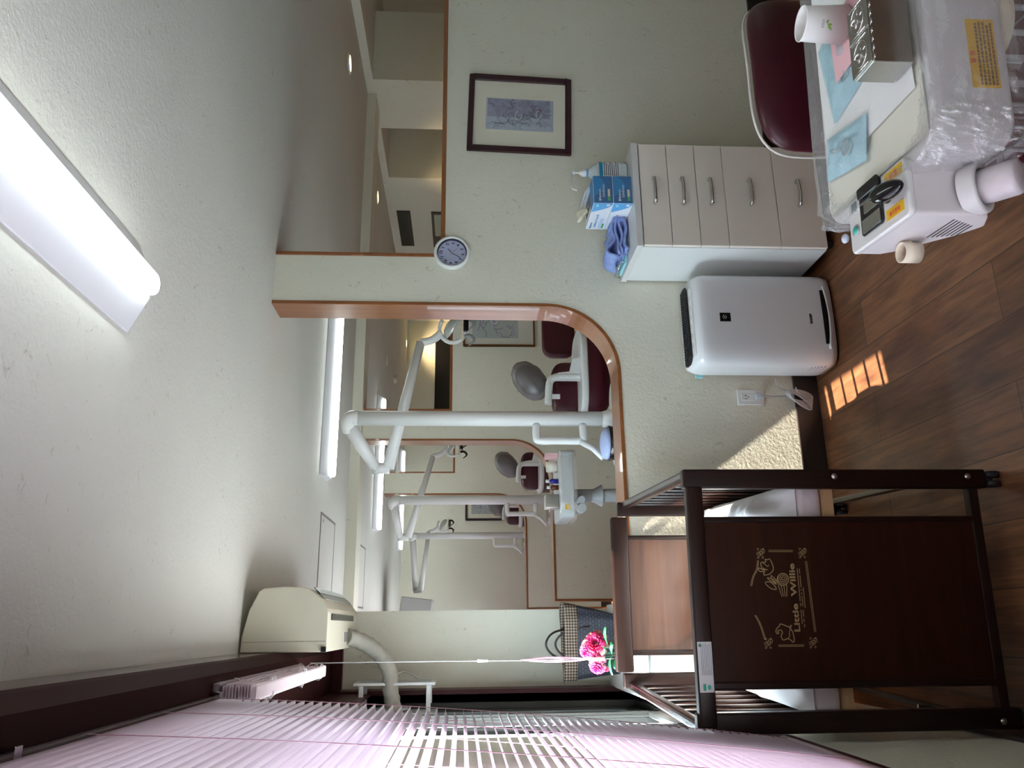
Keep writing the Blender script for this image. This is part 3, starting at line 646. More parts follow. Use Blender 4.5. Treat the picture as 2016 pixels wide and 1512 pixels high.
# sanitizer bottle
bx, by, bz = 1.895, 3.02, TZ
t = thing('sanitizer_bottle', 'clear pump bottle of hand sanitizer behind the glove cartons', 'bottle', (bx, by, bz))
G().rbox(bx-.046, bx+.046, by-.032, by+.032, bz, bz+.135, .026, .008).build('body', mat('clear_blue_bottle', (.60, .68, .71), .15), t)
G().lathe([(.040, .134), (.034, .150), (.017, .166), (.0165, .172)], (bx, by, bz), 24).build('shoulder', mat('clear_blue_bottle', 0), t)
lb = G().rbox(bx-.0468, bx+.0468, by-.0328, by+.0328, bz+.03, bz+.108, .0266, .001).build('label', CARD, t)
G().rbox(bx-.0472, bx+.0472, by-.0332, by+.0332, bz+.108, bz+.124, .027, .001).build('label_band', mat('cyan_band', (.02, .3, .55), .4), t)
g = G()
for k in range(8): g.box(bx-.03, bx+.036-.006*(k % 3), by-.0336, by-.0331, bz+.1-k*.0085, bz+.1032-k*.0085)
g.build('label_print', INK, lb)
G().cyl((bx, by, bz+.170), (bx, by, bz+.178), .0175).build('collar', BLUE1, t)
G().lathe([(.0165, .178), (.0165, .196), (.011, .199), (.011, .207), (.0045, .207), (.0045, .230)], (bx, by, bz), 20).build('pump', WHITE, t)
g = G().cyl((bx, by, bz+.228), (bx, by, bz+.240), .011, .009, 16); g.tube([(bx, by, bz+.238), (bx-.075, by-.004, bz+.243), (bx-.083, by-.004, bz+.239), (bx-.09, by-.004, bz+.219)], .004, 8); g.build('nozzle', WHITE, t)

# folded towel and aqua tray
tz = TZ
t = thing('aqua_tray', 'small aqua plastic tray with wire rim under the blue towel', 'tray', (1.56, 3.16, tz))
G().rbox(1.503, 1.66, 3.09, 3.245, tz, tz+.012, .02, .004).build('base', AQUA, t)
g = G(); P = [(1.503, 3.09), (1.66, 3.09), (1.66, 3.245), (1.503, 3.245)]
g.tube([(a, b, tz+.028) for a, b in P], .002, 6, closed=True)
for a, b in P: g.cyl((a, b, tz+.006), (a, b, tz+.028), .0018, n=6)
g.build('wire_rim', CHROME, t)
def tw(i):
    def fn(u, v):
        x = 1.537+.148*u + .006*math.sin(9*v+i); yy = 3.03+.17*v
        fold = .018*i; z = tz+.016+fold+.006*math.sin(7*u+i*1.3)+.004*math.sin(15*v+i) - .012*max(0, .12-u)*8
        return (x-.01*i*(1-v), yy, z)
    return fn
g = G()
for i in range(3): g.grid(tw(i), 14, 12)
def crown(u, v):
    x = 1.51+.15*u; yy = 3.05+.17*v; z = tz+.062+.034*math.exp(-((u-.25)**2)/.05)*(.5+.5*math.sin(3*v+.6))+.008*math.sin(9*u+5*v)
    return (x, yy, z-.05*max(0, .1-u)*6)
g.grid(crown, 18, 16)
for i in range(3):
    rr = .009; g.tube([(1.682-.0*i, 3.04+.16*k/6, tz+.020+.018*i) for k in range(7)], rr, 8)
tag(g.build('folded_towel', TOWEL, solid=.009), 'crumpled folded blue terry towel on the cabinet corner', 'towel')

# ---------------------------------------------------------------- air purifier
px0, px1, py0, py1, ph = 1.018, 1.432, 3.015, 3.225, .602
t = thing('air_purifier', 'white upright air purifier standing on the floor by the cabinet', 'air purifier', ((px0+px1)/2, (py0+py1)/2, 0))
g = G(); L_ = []; NZ = 22; NN = 48
for i in range(NZ+1):
    f = i/NZ; z = .012+(ph-.012)*f
    bulge = 1 - .10*max(0, (f-.90)/.10)**2 - .03*max(0, (.08-f)/.08)**2
    cxx = (px0+px1)/2; loop = []
    for k in range(NN):
        a = 2*PI*k/NN; ca, sa = math.cos(a), math.sin(a); e = .34
        X = (px1-px0)/2*math.copysign(abs(ca)**e, ca)*(1-.02*(1-bulge)); Y = (py1-py0)/2*math.copysign(abs(sa)**.42, sa)
        Y = Y - (.010*(1-(X/.21)**2) if sa < 0 else 0)
        zz = z
        if f > .93: zz = z - .012*max(0, -sa)*(f-.93)/.07
        loop.append((cxx+X*bulge, (py0+py1)/2+Y*(1 if sa > 0 else bulge), zz))
    L_ += loop
g.add(L_, [(i*NN+k, i*NN+(k+1) % NN, (i+1)*NN+(k+1) % NN, (i+1)*NN+k) for i in range(NZ) for k in range(NN)], True)
g.add(L_[-NN:], [tuple(range(NN))], True); g.add(L_[:NN], [tuple(range(NN))[::-1]])
g.build('body', mat('glossy_white', (.70, .71, .73), .22, coat=.4), t)
cxx = (px0+px1)/2
G().rbox(px0+.02, px1-.02, py0+.01, py1-.01, 0, .014, .05, .004).build('foot', BLACK, t)
G().rbox(px0+.03, px1-.03, py0+.085, py1-.03, ph-.004, ph+.003, .035, .002).build('air_outlet', GLOSSB, t)
g = G()
for k in range(26): g.box(px0+.045+k*.0125, px0+.047+k*.0125, py0+.088, py1-.032, ph+.002, ph+.005)
for k in range(4): g.box(px0+.035, px1-.035, py0+.1+k*.022, py0+.102+k*.022, ph+.0035, ph+.006)
g.build('grille', mat('dark_grille', (.03, .03, .035), .4), t)
G().rbox(px0+.05, px1-.06, py0+.035, py0+.072, ph-.008, ph-.0005, .012, .002).build('control_panel', OFFW, t)
g = G()
for k in range(6): g.tube([(cxx-.11+k*.042+.010*math.cos(a), py0+.054+.007*math.sin(a), ph+.0002) for a in [2*PI*i/12 for i in range(12)]], .0006, 4, closed=True)
g.build('buttons', GREYM, t)
b = G().box(cxx-.026, cxx+.012, py0-.0125, py0-.008, .455, .500).build('plasma_badge', BLACK, t)
g = G()
for (a, c) in ((0, 0), (-.006, .004), (.006, .004), (0, -.007), (-.006, -.004), (.006, -.004), (0, .008)): g.cyl((cxx-.007+a, py0-.0125, .480+c), (cxx-.007+a, py0-.0132, .480+c), .0022, n=8)
g.build('cluster_dots', mat('badge_silver', (.6, .6, .6), .4), b)
text('SHARP', .015, BLACK, t, (cxx-.010, py0-.0112, .112), (1, 0, 0), (0, 0, 1), bold=.0008, sx_=1.0)
g = G().prism([(cxx-.12+.24*i/16, .048-.012*math.sin(PI*i/16)) for i in range(17)]+[(cxx+.12-.24*i/16, .060) for i in range(17)], 'y', py0-.0125, py0+.01); g.build('lower_slot', GLOSSB, t)
g = G().tube([(cxx-.14+.28*i/16, py0-.009, .045-.012*math.sin(PI*i/16)) for i in range(17)], .006, 8); g.build('slot_lip', mat('glossy_white', 0), t)
g = G()
for k in range(5): g.box(px0-.0006, px0+.004, py0+.03+.004*k, py0+.15-.01*k, .055+k*.013, .0575+k*.013)
g.build('handwriting', mat('faint_ink', (.4, .4, .5), .7), t)
G().box(px0-.002, px0+.01, 3.2, 3.215, .53, .56).build('filter_tab', AQUA, t)

# outlet, plug, cord
t = thing('wall_outlet', 'white double wall outlet plate low on the sunlit wall', 'outlet', (.947, 3.27, .305))
G().rbox(.912, .982, -.365, -.245, 3.2615, 3.2695, .006, .003).xf(Matrix(((1, 0, 0, 0), (0, 0, 1, 0), (0, -1, 0, 0), (0, 0, 0, 1)))).build('cover_plate', WHITE, t)
G().box(.932, .962, 3.2595, 3.2625, .262, .348).build('socket_block', OFFW, t, bevel=.001)
g = G()
for zz in (.328,): g.box(.938, .940, 3.2588, 3.260, zz-.006, zz+.006).box(.953, .955, 3.2588, 3.260, zz-.005, zz+.005).box(.945, .949, 3.2588, 3.260, zz-.014, zz-.010)
g.build('slots', BLACK, t)
t = thing('power_cord', 'grey power cord coiled and tied below the wall outlet', 'cord', (.95, 3.24, .1))
G().box(.934, .960, 3.236, 3.2588, .264, .290).build('plug', mat('clear_grey_plug', (.45, .5, .52), .2), t, bevel=.004)
pts = smooth_path([(.947, 3.238, .27), (.944, 3.235, .22), (.945, 3.235, .17), (.95, 3.23, .14)], 5); G().tube(pts, .0028, 6).build('lead', mat('grey_lead', (.33, .33, .36), .5), t)
g = G()
for k in range(6):
    a0 = .3*k; P = []
    for i in range(16):
        a = 2*PI*i/16; P.append((.948+.024*math.cos(a)*(1+.1*k)-.006*k+.01*math.sin(a), 3.232-.002*k, .10+.058*math.sin(a+.15*k)*(1-.05*k)))
    g.tube(smooth_path(P+[P[0]], 3), .0028, 6)
g.build('coil', mat('silver_cord', (.50, .50, .53), .4), t)
pts = smooth_path([(px0-.0, 3.2, .21), (.995, 3.22, .2), (.98, 3.23, .185), (.967, 3.232, .15), (.96, 3.232, .12)], 5); G().tube(pts, .0028, 6).build('feed', mat('grey_lead', 0), t)
G().tube([(.948, 3.226, .10), (.965, 3.222, .112), (.982, 3.22, .118)], .0022, 6).build('twist_tie', WHITE, t)

# ---------------------------------------------------------------- crib
t = thing('baby_crib', 'dark brown wooden baby crib on casters in front of the window', 'crib', (.07, 2.2, 0))
TC = Vector((.07, 2.2, 0)); W2, LL = .351, .95
def cb(g): g.v = [p+TC for p in g.v]; return g
for sx0 in (-1, 1):
    xa_, xb_ = (W2-.055, W2) if sx0 > 0 else (-W2, -W2+.055)
    for yy, zt_ in ((0, .94), (LL, .945)):
        g = G().rbox(xa_, xb_, yy, yy+.034, .05 if yy == 0 else .05, zt_, .006, .006); cb(g).build('post', CRIBV, t)
        zc = .024; xm = (xa_+xb_)/2
        w_ = G().tube([(xm, yy+.017, .05), (xm, yy+.017, .035)], .006, 8); w_.cyl((xm-.022, yy+.022, zc), (xm-.005, yy+.022, zc), .0238, n=20).cyl((xm+.005, yy+.022, zc), (xm+.022, yy+.022, zc), .0238, n=20).box(xm-.016, xm+.016, yy+.008, yy+.034, .026, .046)
        cb(w_).build('caster', mat('caster_black', (.012, .016, .022), .45), t)
# foot end
cb(G().rbox(-W2+.02, W2-.05, -.006, .026, .888, .935, .004, .006)).build('foot_rail', CRIBX, t)
cb(G().box(-W2+.05, W2-.05, .004, .030, .078, .108)).build('foot_bottom_rail', CRIBX, t, bevel=.003)
pn = cb(G().box(-.222, .205, .008, .024, .10, .893)).build('foot_panel', CRIBP, t, bevel=.002)
for a_ in ((-.24, -.218), (.201, .218)): cb(G().box(*a_, .004, .028, .10, .893)).build('panel_moulding', CRIBV, pn, bevel=.005)
# head end
cb(G().rbox(-W2+.06, W2-.06, LL-.004, LL+.026, .905, .975, .004, .010)).build('head_rail', CRIBX, t)
ph_ = cb(G().box(-.215, .205, LL+.006, LL+.022, .3, .91)).build('head_panel', wood('crib_panel_inner', (.05, .018, .008), (.09, .036, .017), 'x', .4, .7, .15), t, bevel=.002)
for a_ in ((-.232, -.212), (.202, .22)): cb(G().box(*a_, LL+.002, LL+.026, .3, .91)).build('panel_moulding', CRIBV, ph_, bevel=.005)
cb(G().box(-W2+.05, W2-.05, LL+.002, LL+.028, .28, .31)).build('head_bottom_rail', CRIBX, t, bevel=.003)
for sx0 in (-1, 1):
    xm = sx0*(W2-.012)
    cb(G().rbox(xm-.014, xm+.014, .034, LL, .895, .93, .008, .008)).build('side_rail', CRIBY, t)
    cb(G().box(xm-.012, xm+.012, .034, LL, .455, .50)).build('side_rail', CRIBY, t, bevel=.004)
    for k in range(9): cb(G().cyl((xm, .09+k*.1, .50), (xm, .09+k*.1, .9), .0085, n=10)).build('bar', CRIBV, t)
    cb(G().box(xm-.010, xm+.010, .034, LL, .10, .13)).build('stretcher', CRIBY, t, bevel=.004)
cb(G().box(-W2+.03, W2-.03, .036, LL-.004, .495, .525)).build('bed_base', PALEW, t)
g = G()
for (a, z_) in ((-.33, .91), (.33, .5), (.33, .105), (-.33, .105)):
    g.lathe([(.0001, .004), (.007, .0035), (.009, 0)], (a, 0, z_), 14, RY)
cb(g).build('bolt', STEEL, t); cb(G().box(-.338, -.322, -.0052, -.0042, .9088, .9112).box(-.3312, -.3288, -.0052, -.0042, .902, .918)).build('bolt_cross', BLACK, t)
g = G()
for (a, z_) in ((-.34, .9), (.33, .9)): g.box(a, a+.012, .3, .306, .12, .17)
cb(g).build('metal_catch', CHROME, t)
# sticker on the foot rail
st = cb(G().box(-.243, -.115, -.0072, -.006, .892, .931)).build('sticker', mat('sticker_white', (.62, .62, .64), .5), t, bevel=.0005)
g = G()
for k in range(7): g.box(-.20, -.118-.002*(k % 3), -.0078, -.0071, .895+k*.0043, .8965+k*.0043)
cb(g).build('small_print', mat('grey_print', (.3, .3, .32), .6), st)
cb(G().box(-.238, -.222, -.0078, -.0071, .914, .921).ell((-.230, -.0072, .905), (.006, .0006, .005))).build('teal_mark', TEAL, st); cb(G().cyl((-.124, -.0071, .924), (-.124, -.0078, .924), .0045, n=14)).build('green_seal', mat('seal_green', (.05, .2, .12), .5), st)
# gold print on the foot panel
def pf(u, v, d_): return (TC.x+u, TC.y+.008-d_, v)
def P2(x, y_):   # print drawn on a 1512-unit sketch pad; up is -x there
    x = x-(y_-360)*.072
    return (.205-.427*(y_-86)/1404, .868-x*.000332)
gp = G()
def ln(pts, w_=.0022, close=False):
    q = [P2(*p) for p in pts]; q = [(p[0], p[1]) for p in smooth_path([(a, b, 0) for a, b in q], 4)]
    gp.ribbon(q, w_, pf, .0006)
def st_(pts, w_=.0016): gp.ribbon([P2(*p) for p in pts], w_, pf, .0006)
dx_ = 0
for o_ in (0, 12): st_([(480, 350+o_), (690, 352+o_)]); st_([(555, 1183+o_-6), (770, 1185+o_-6)])
for o_ in (0, 12): st_([(795+o_, 450), (860+o_, 1070)])
for o_ in (0, 10): ln([(325+o_, 665), (345+o_, 580), (375+o_, 520), (385+o_, 440)], .0016); ln([(358+o_, 920), (395+o_, 990), (420+o_, 1060), (440+o_, 1130)], .0016)
for (a, b) in ((410, 375), (770, 375), (470, 1160), (845, 1160)):
    for (c, d_) in ((-18, 8), (16, -20), (0, -2)):
        ln([(a+c+r_*math.cos(q), b+d_+r_*math.sin(q)) for q, r_ in [(i*.8, 5+i*1.9) for i in range(11)]], .0016)
    for (c, d_) in ((-40, -35), (45, -35), (-38, 40), (40, 38)): ln([(a+c*.5+7*math.cos(q), b+d_+7*math.sin(q)) for q in [i*.9 for i in range(8)]], .0013)
# two little birds and a log
ln([(450, 575), (435, 560), (445, 535), (410, 540), (392, 520), (400, 508), (425, 520), (450, 525)], .0024)
ln([(450, 570), (490, 560), (520, 520), (510, 470), (490, 430), (465, 435), (450, 430), (455, 455), (415, 460), (420, 500), (440, 515), (470, 525)], .0024); ln([(430, 465), (450, 475), (470, 495), (480, 480)], .002)
ln([(585, 1000), (570, 1000), (565, 1015), (545, 1035), (535, 1060), (545, 1080), (560, 1075), (550, 1060), (575, 1050), (590, 1070), (580, 1100), (595, 1135), (640, 1125), (685, 1155), (680, 1080), (650, 1030), (610, 1010), (585, 1000)], .0026); ln([(630, 1130), (650, 1100), (648, 1070), (665, 1020), (660, 1010), (650, 1030)], .002)
ln([(600+r_*math.cos(q), 605+r_*math.sin(q)*1.1) for q, r_ in [(i*.62, 4+i*1.45) for i in range(32)]], .002)
ln([(600+48*math.cos(q), 610+52*math.sin(q)) for q in [i*.35 for i in range(19)]], .0026)
for k in range(4): ln([(560+k*24, 655), (572+k*20, 700), (590+k*14, 760)], .0018)
ln([(545, 700), (500, 690), (455, 650), (460, 630), (505, 640), (545, 690)], .0022); ln([(555, 640), (530, 600), (500, 575), (505, 605), (540, 650)], .0022); ln([(545, 655), (480, 610), (472, 595), (520, 610), (545, 650)], .0022)
gp.build('gold_print', GOLD, pn)
zc = P2(668, 360)[1]; dn = math.radians(-2.5)
text('Little  Willie', .0225, GOLD, pn, (TC.x+P2(0, 770)[0], TC.y+.0072, zc), (math.cos(dn*0), 0, 0), (0, 0, 1), 'gold_lettering', bold=.0006, sx_=1.62)
g = G()
for k in range(3):
    n_ = 34 if k < 2 else 12; w_ = .0046
    for i in range(n_):
        if random.random() < .82: g.add([pf(P2(0, 770)[0]-n_*w_/2+i*w_, zc-.016-k*.0062, .0006), pf(P2(0, 770)[0]-n_*w_/2+i*w_+.0034, zc-.016-k*.0062, .0006), pf(P2(0, 770)[0]-n_*w_/2+i*w_+.0034, zc-.0134-k*.0062, .0006), pf(P2(0, 770)[0]-n_*w_/2+i*w_, zc-.0134-k*.0062, .0006)], [(0, 1, 2, 3)])
g.build('tiny_gold_print', GOLD, pn)
t.rotation_euler = (0, 0, -.052)
# bedding
mt = G().rbox(-W2+.032, W2-.032, .04, LL-.01, .526, .60, .03, .02); mt.v = [rot('Z', -.052) @ p + TC for p in mt.v]
tag(mt.build('crib_mattress', mat('mattress_white', (.68, .63, .64), .85, bump=.2, bscale=60)), 'thin white mattress lying in the crib', 'mattress')
def quilt(u, v):
    x = -W2+.036+(2*W2-.072)*u; yy = .045+(LL-.07)*v
    e = min(1, 6*min(u, 1-u))*min(1, 9*min(v, 1-v))
    n1 = noise.noise(Vector((x*4, yy*4, 2))); n2 = noise.noise(Vector((x*11+.4*n1, yy*7, 7))); n3 = abs(noise.noise(Vector((x*17, yy*9, 9))))
    z = .602+e**.5*(.075+.06*n1+.04*n2-.04*n3+.03*math.exp(-((v-.15)**2)/.03)+.05*math.exp(-((u-.9)**2+(v-.5)**2)/.05))
    return rot('Z', -.052) @ Vector((x, yy, z)) + TC
g = G().grid(quilt, 60, 70)
tag(g.build('crib_quilt', CLOTH), 'rumpled white quilt heaped in the crib', 'quilt')

# ---------------------------------------------------------------- low cabinet by the window with bag and roses
t = thing('low_window_cabinet', 'low white cabinet below the far window, under the woven bag', 'cabinet', (-.1, 3.75, 0))
G().box(-.28, .09, 3.38, 4.18, .05, .80).build('carcass', WHITE, t, bevel=.002); G().box(-.288, .1, 3.37, 4.185, .80, .82).build('top', OFFW, t, bevel=.002)
G().box(-.275, .085, 3.372, 3.38, .06, .42).box(-.275, .085, 3.372, 3.38, .43, .79).build('door', WHITE, t, bevel=.001); G().box(-.27, .08, 3.4, 4.15, 0, .05).build('plinth', DARK, t)
# bag
bx, by, bz = -.085, 3.93, .8205
t = thing('woven_bag', 'dark navy woven tote bag with checked brown cloth top', 'bag', (bx, by, bz))
weave = mat('navy_weave', (.05, .055, .075), .55); n = weave.node_tree.nodes; L = weave.node_tree.links; b = n['Principled BSDF']
T = n.new('ShaderNodeTexCoord'); br = n.new('ShaderNodeTexBrick'); mp = n.new('ShaderNodeMapping'); mp.inputs['Rotation'].default_value = (PI/2, 0, 0); L.new(T.outputs['Object'], mp.inputs[0]); L.new(mp.outputs[0], br.inputs[0])
br.inputs['Scale'].default_value = 42; br.inputs['Color1'].default_value = (.04, .045, .065, 1); br.inputs['Color2'].default_value = (.025, .03, .045, 1); br.inputs['Mortar'].default_value = (.006, .006, .01, 1); br.inputs['Mortar Size'].default_value = .06; br.inputs['Brick Width'].default_value = .8; br.inputs['Row Height'].default_value = .6
L.new(br.outputs[0], b.inputs['Base Color']); bp = n.new('ShaderNodeBump'); bp.inputs['Distance'].default_value = .004; bp.invert = True; L.new(br.outputs['Fac'], bp.inputs['Height']); L.new(bp.outputs[0], b.inputs['Normal'])
chk = mat('checked_cloth', (.3, .24, .2), .9); n = chk.node_tree.nodes; L = chk.node_tree.links; b = n['Principled BSDF']
T = n.new('ShaderNodeTexCoord'); s1 = n.new('ShaderNodeTexWave'); s2_ = n.new('ShaderNodeTexWave'); s1.bands_direction = 'X'; s2_.bands_direction = 'Z'
for s_ in (s1, s2_): s_.inputs['Scale'].default_value = 24; L.new(T.outputs['Object'], s_.inputs[0])
mu = n.new('ShaderNodeMath'); mu.operation = 'ADD'; L.new(s1.outputs['Fac'], mu.inputs[0]); L.new(s2_.outputs['Fac'], mu.inputs[1]); rr = n.new('ShaderNodeValToRGB'); mm_ = n.new('ShaderNodeMath'); mm_.operation = 'MULTIPLY'; mm_.inputs[1].default_value = .5; L.new(mu.outputs[0], mm_.inputs[0]); L.new(mm_.outputs[0], rr.inputs[0])
rr.color_ramp.elements[0].position = .25; rr.color_ramp.elements[0].color = (.02, .014, .012, 1); rr.color_ramp.elements[1].position = .75; rr.color_ramp.elements[1].color = (.26, .20, .15, 1); L.new(rr.outputs[0], b.inputs['Base Color'])
def bag(z0, z1, grow0, grow1, nz=8):
    def fn(u, v):
        a = 2*PI*u; f = z0+(z1-z0)*v; h = f/.275
        wx = .135+.048*h+.003*math.sin(a*3); wy = .045+.03*h; e = .5
        X = wx*math.copysign(abs(math.cos(a))**e, math.cos(a)); Y = wy*math.copysign(abs(math.sin(a))**e, math.sin(a))
        return (bx+X+.012*math.sin(h*2), by+Y+.004*math.sin(9*a+h*4), bz+f+.006*math.sin(a*2)*h)
    return fn
g = G().grid(bag(.001, .2, 0, 0), 40, 8); g.box(bx-.13, bx+.13, by-.04, by+.04, bz, bz+.004); g.build('basket_body', weave, t)
G().grid(bag(.2, .262, 0, 0), 40, 4).build('cloth_top', chk, t, solid=.004)
for s_, dz in ((-1, 0), (1, .035)):
    pts = smooth_path([(bx-.07, by+s_*.065, bz+.14), (bx-.065, by+s_*.06, bz+.23+dz), (bx-.03, by+s_*.05, bz+.288+dz), (bx+.015, by+s_*.045, bz+.30+dz), (bx+.06, by+s_*.055, bz+.25+dz), (bx+.08, by+s_*.066, bz+.14)], 5)
    G().tube(pts, .005, 8).build('handle', mat('leather_handle', (.018, .010, .010), .4), t)
# vase of roses
vx, vy, vz = -.10, 3.44, .8205
t = thing('rose_vase', 'bright pink artificial roses in a small glass vase before the bag', 'flowers', (vx, vy, vz))
G().lathe([(.0001, .002), (.04, .002), (.045, .03), (.042, .075), (.044, .085), (.041, .085), (.039, .075), (.042, .03), (.0001, .006)], (vx, vy, vz), 24).build('glass_vase', film('vase_glass', (.8, .8, .8), .2, .85, .05, 0), t)
g = G()
for k in range(16): g.ell((vx+random.uniform(-.028, .028), vy+random.uniform(-.028, .028), vz+.02+random.uniform(0, .04)), (.011, .009, .007), rot('X', k))
g.build('shell_filling', mat('shell_pink', (.75, .6, .52), .6, var=.3, vscale=60), t)
def rose(c, r, M1, M2, tilt, seed):
    rnd = random.Random(seed); Rm = rot('X', tilt[0]) @ rot('Y', tilt[1])
    for ring, (cnt, sc_r, h, mm) in enumerate(((5, .28, .55, M1), (6, .52, .5, M1), (7, .78, .35, M1), (8, 1.0, .12, M2))):
        g = G()
        for k in range(cnt):
            a0 = 2*PI*k/cnt+ring*.5; wdt = 2.6*PI/cnt
            def fn(u, v, a0=a0, wdt=wdt, sc_r=sc_r, h=h, ring=ring):
                a = a0+(u-.5)*wdt*(.55+.45*math.sin(PI*min(1, v+.15))); rr = r*sc_r*(.25+.75*v**.7)+r*.10*(v**3)*(1+.25*math.sin(7*u+k)) ; z = r*(h*v+(.25 if ring < 3 else .1)*math.sin(PI*v*.7))-r*.12*v**4*ring*.5
                return Vector(c)+Rm @ Vector((rr*math.cos(a), rr*math.sin(a), z))
            g.grid(fn, 6, 5)
        o = g.build('petals', mm, t, solid=.0009)
MAG = mat('rose_magenta', (.42, .008, .08), .6, var=.2, vscale=40); PNK = mat('rose_pink', (.55, .14, .22), .6, var=.15, vscale=40); PCH = mat('rose_peach', (.55, .26, .22), .6); HOT = mat('rose_hot', (.55, .025, .2), .6)
rose((vx+.028, vy-.02, vz+0.183), .050, MAG, PCH, (1.15, .3), 1)
rose((vx-.002, vy-.01, vz+0.224), .030, HOT, PNK, (.9, -.3), 2)
rose((vx-.018, vy-.035, vz+0.193), .020, MAG, MAG, (1.3, -.1), 3)
rose((vx-.035, vy-.02, vz+0.178), .030, HOT, PNK, (1.2, -.2), 4)
rose((vx-.060, vy-.015, vz+0.183), .034, HOT, PNK, (1.0, -.7), 5)
rose((vx+.02, vy+.02, vz+0.213), .032, PNK, PCH, (.4, .2), 6)
rose((vx-.07, vy-.02, vz+0.146), .012, MAG, PNK, (1.5, -.6), 7)
def leaf(g, c, d, L_, w_, up=(0, 0, 1)):
    d = Vector(d).normalized(); s_ = d.cross(Vector(up)).normalized(); n_ = s_.cross(d)
    def fn(u, v):
        ww = w_*math.sin(PI*min(1, v*1.02)**.8)*(1+.08*math.sin(v*25)); return Vector(c)+d*L_*v+s_*ww*(u-.5)*2+n_*(.12*L_*math.sin(PI*v)-.15*w_*abs(u-.5)*4)
    g.grid(fn, 4, 8)
for k, (c, d, L_, w_) in enumerate((((.02, -.03, .11), (1, -.6, .25), .075, .024), ((.0, -.04, .10), (.5, -1, .1), .05, .022), ((-.02, -.03, .10), (-.9, -.6, .1), .075, .018), ((.03, -.035, .09), (.6, -.8, -.3), .05, .024), ((-.04, -.03, .095), (-.6, -1, -.3), .045, .018), ((0, -.03, .12), (.2, -1, .3), .04, .015))):
    g = G(); leaf(g, (vx+c[0], vy+c[1], vz+c[2]+.03), d, L_*1.15, w_*1.2); g.build('leaf', STEM, t)
g = G()
for k in range(6): g.tube([(vx+.01*math.cos(k), vy+.01*math.sin(k), vz+.05), (vx+.03*math.cos(k*1.1), vy+.02*math.sin(k*1.1)-.01, vz+.18)], .002, 6)
g.build('stem', STEM, t)

# ---------------------------------------------------------------- dental bays
def lamp_arm(k):
    dy = 2.63*k; bx, by = .985, 3.8+dy
    lab = ['white dental lamp on a tall pole with folded arm, nearest behind the arch', 'grey-white dental lamp on a pole in the third bay', 'pale dental lamp on a pole in the farthest bay'][k]
    t = thing('dental_lamp', lab, 'dental lamp', (bx, by, .8155), 'dental lamps on poles')
    G().cyl((bx, by, .8155), (bx, by, 2.08), .038, .036, 28).build('pole', LAMPW, t)
    G().lathe([(.05, .8155), (.05, .83), (.038, .87)], (bx, by, 0), 28).build('collar', LAMPW, t)
    J, E = [((.775, by+.2, 2.0), (1.455, by+.2, 1.79)), ((.71, by+.2, 2.07), (1.39, by+.2, 1.815)), ((.40, by+.24, 2.09), (1.06, by+.24, 1.95))][k]
    el = G().tube(smooth_path([(bx, by, 2.075), (bx, by, 2.105), (bx-.02, by+.015, 2.125), (bx-.05, by+.045, 2.12)], 5), .037, 20); el.build('elbow', LAMPW, t)
    G().tube([(bx-.035, by+.03, 2.118), J], [.036, .027], 20).build('lower_arm', LAMPW, t)
    G().cyl((J[0], J[1], J[2]+.018), (J[0], J[1], J[2]-.07), .028, .028, 20).build('pivot', LAMPW, t)
    J2 = (J[0], J[1], J[2]-.06)
    G().tube([J2, E], [.031, .024], 20).build('upper_arm', LAMPW, t)
    ex, ey, ez = E
    G().tube(smooth_path([E, (ex+.01, ey, ez-.05), (ex+.03, ey-.005, ez-.085), (ex+.055, ey-.01, ez-.11)], 4), .021, 14).build('neck', LAMPW, t)
    hx, hy, hz = ex+.075, ey-.01, ez-.17
    pts = [(hx+.078*math.cos(a), hy, hz+.070*math.sin(a)) for a in [.9+4.6*i/16 for i in range(17)]]
    G().tube(pts, .011, 10).build('yoke', LAMPW, t)
    Rh = rot('Y', .5) @ rot('X', .3)
    G().lathe([(.0001, .04), (.038, .033), (.064, .012), (.070, 0), (.062, -.005), (.0001, -.010)], (hx+.005, hy, hz), 24, Rh).build('reflector', mat('reflector_glass', (.62, .68, .66), .1, .3), t)
    G().box(hx-.075, hx+.075, hy-.03, hy-.022, hz-.06, hz-.045).build('shade_bar', IVORY2, t, bevel=.003)
    g = G()
    for q in range(9): g.box(hx-.02+q*.008, hx-.016+q*.008, hy-.03, hy+.03, hz-.085, hz-.055)
    g.build('heat_fins', BLACK, t)
    for s_ in (-.042, .05): G().tube(smooth_path([(hx+s_, hy, hz-.055), (hx+s_, hy-.01, hz-.095), (hx+s_-.03, hy-.02, hz-.115), (hx+s_-.06, hy-.025, hz-.085)], 4), [.010]*8+[.008, .006, .005, .004, .003], 10).build('handle', mat('handle_grey', (.28, .30, .31), .4) if k == 0 else BLACK, t)
    # side bracket
    g = G().tube(smooth_path([(bx-.03, by-.01, 1.20), (bx-.10, by-.02, 1.20), (bx-.115, by-.02, 1.185), (bx-.115, by-.02, 1.1), (bx-.115, by-.02, .985), (bx-.10, by-.02, .97), (bx-.03, by-.01, .97)], 4), .019, 14); g.build('bracket', LAMPW, t)
    G().tube([(bx-.115, by-.02, .99), (bx-.16, by-.05, .93), (bx-.215, by-.07, .885)], [.017, .014, .012], 10).build('bracket_arm', LAMPW, t)
    return t
for k in range(3): lamp_arm(k)
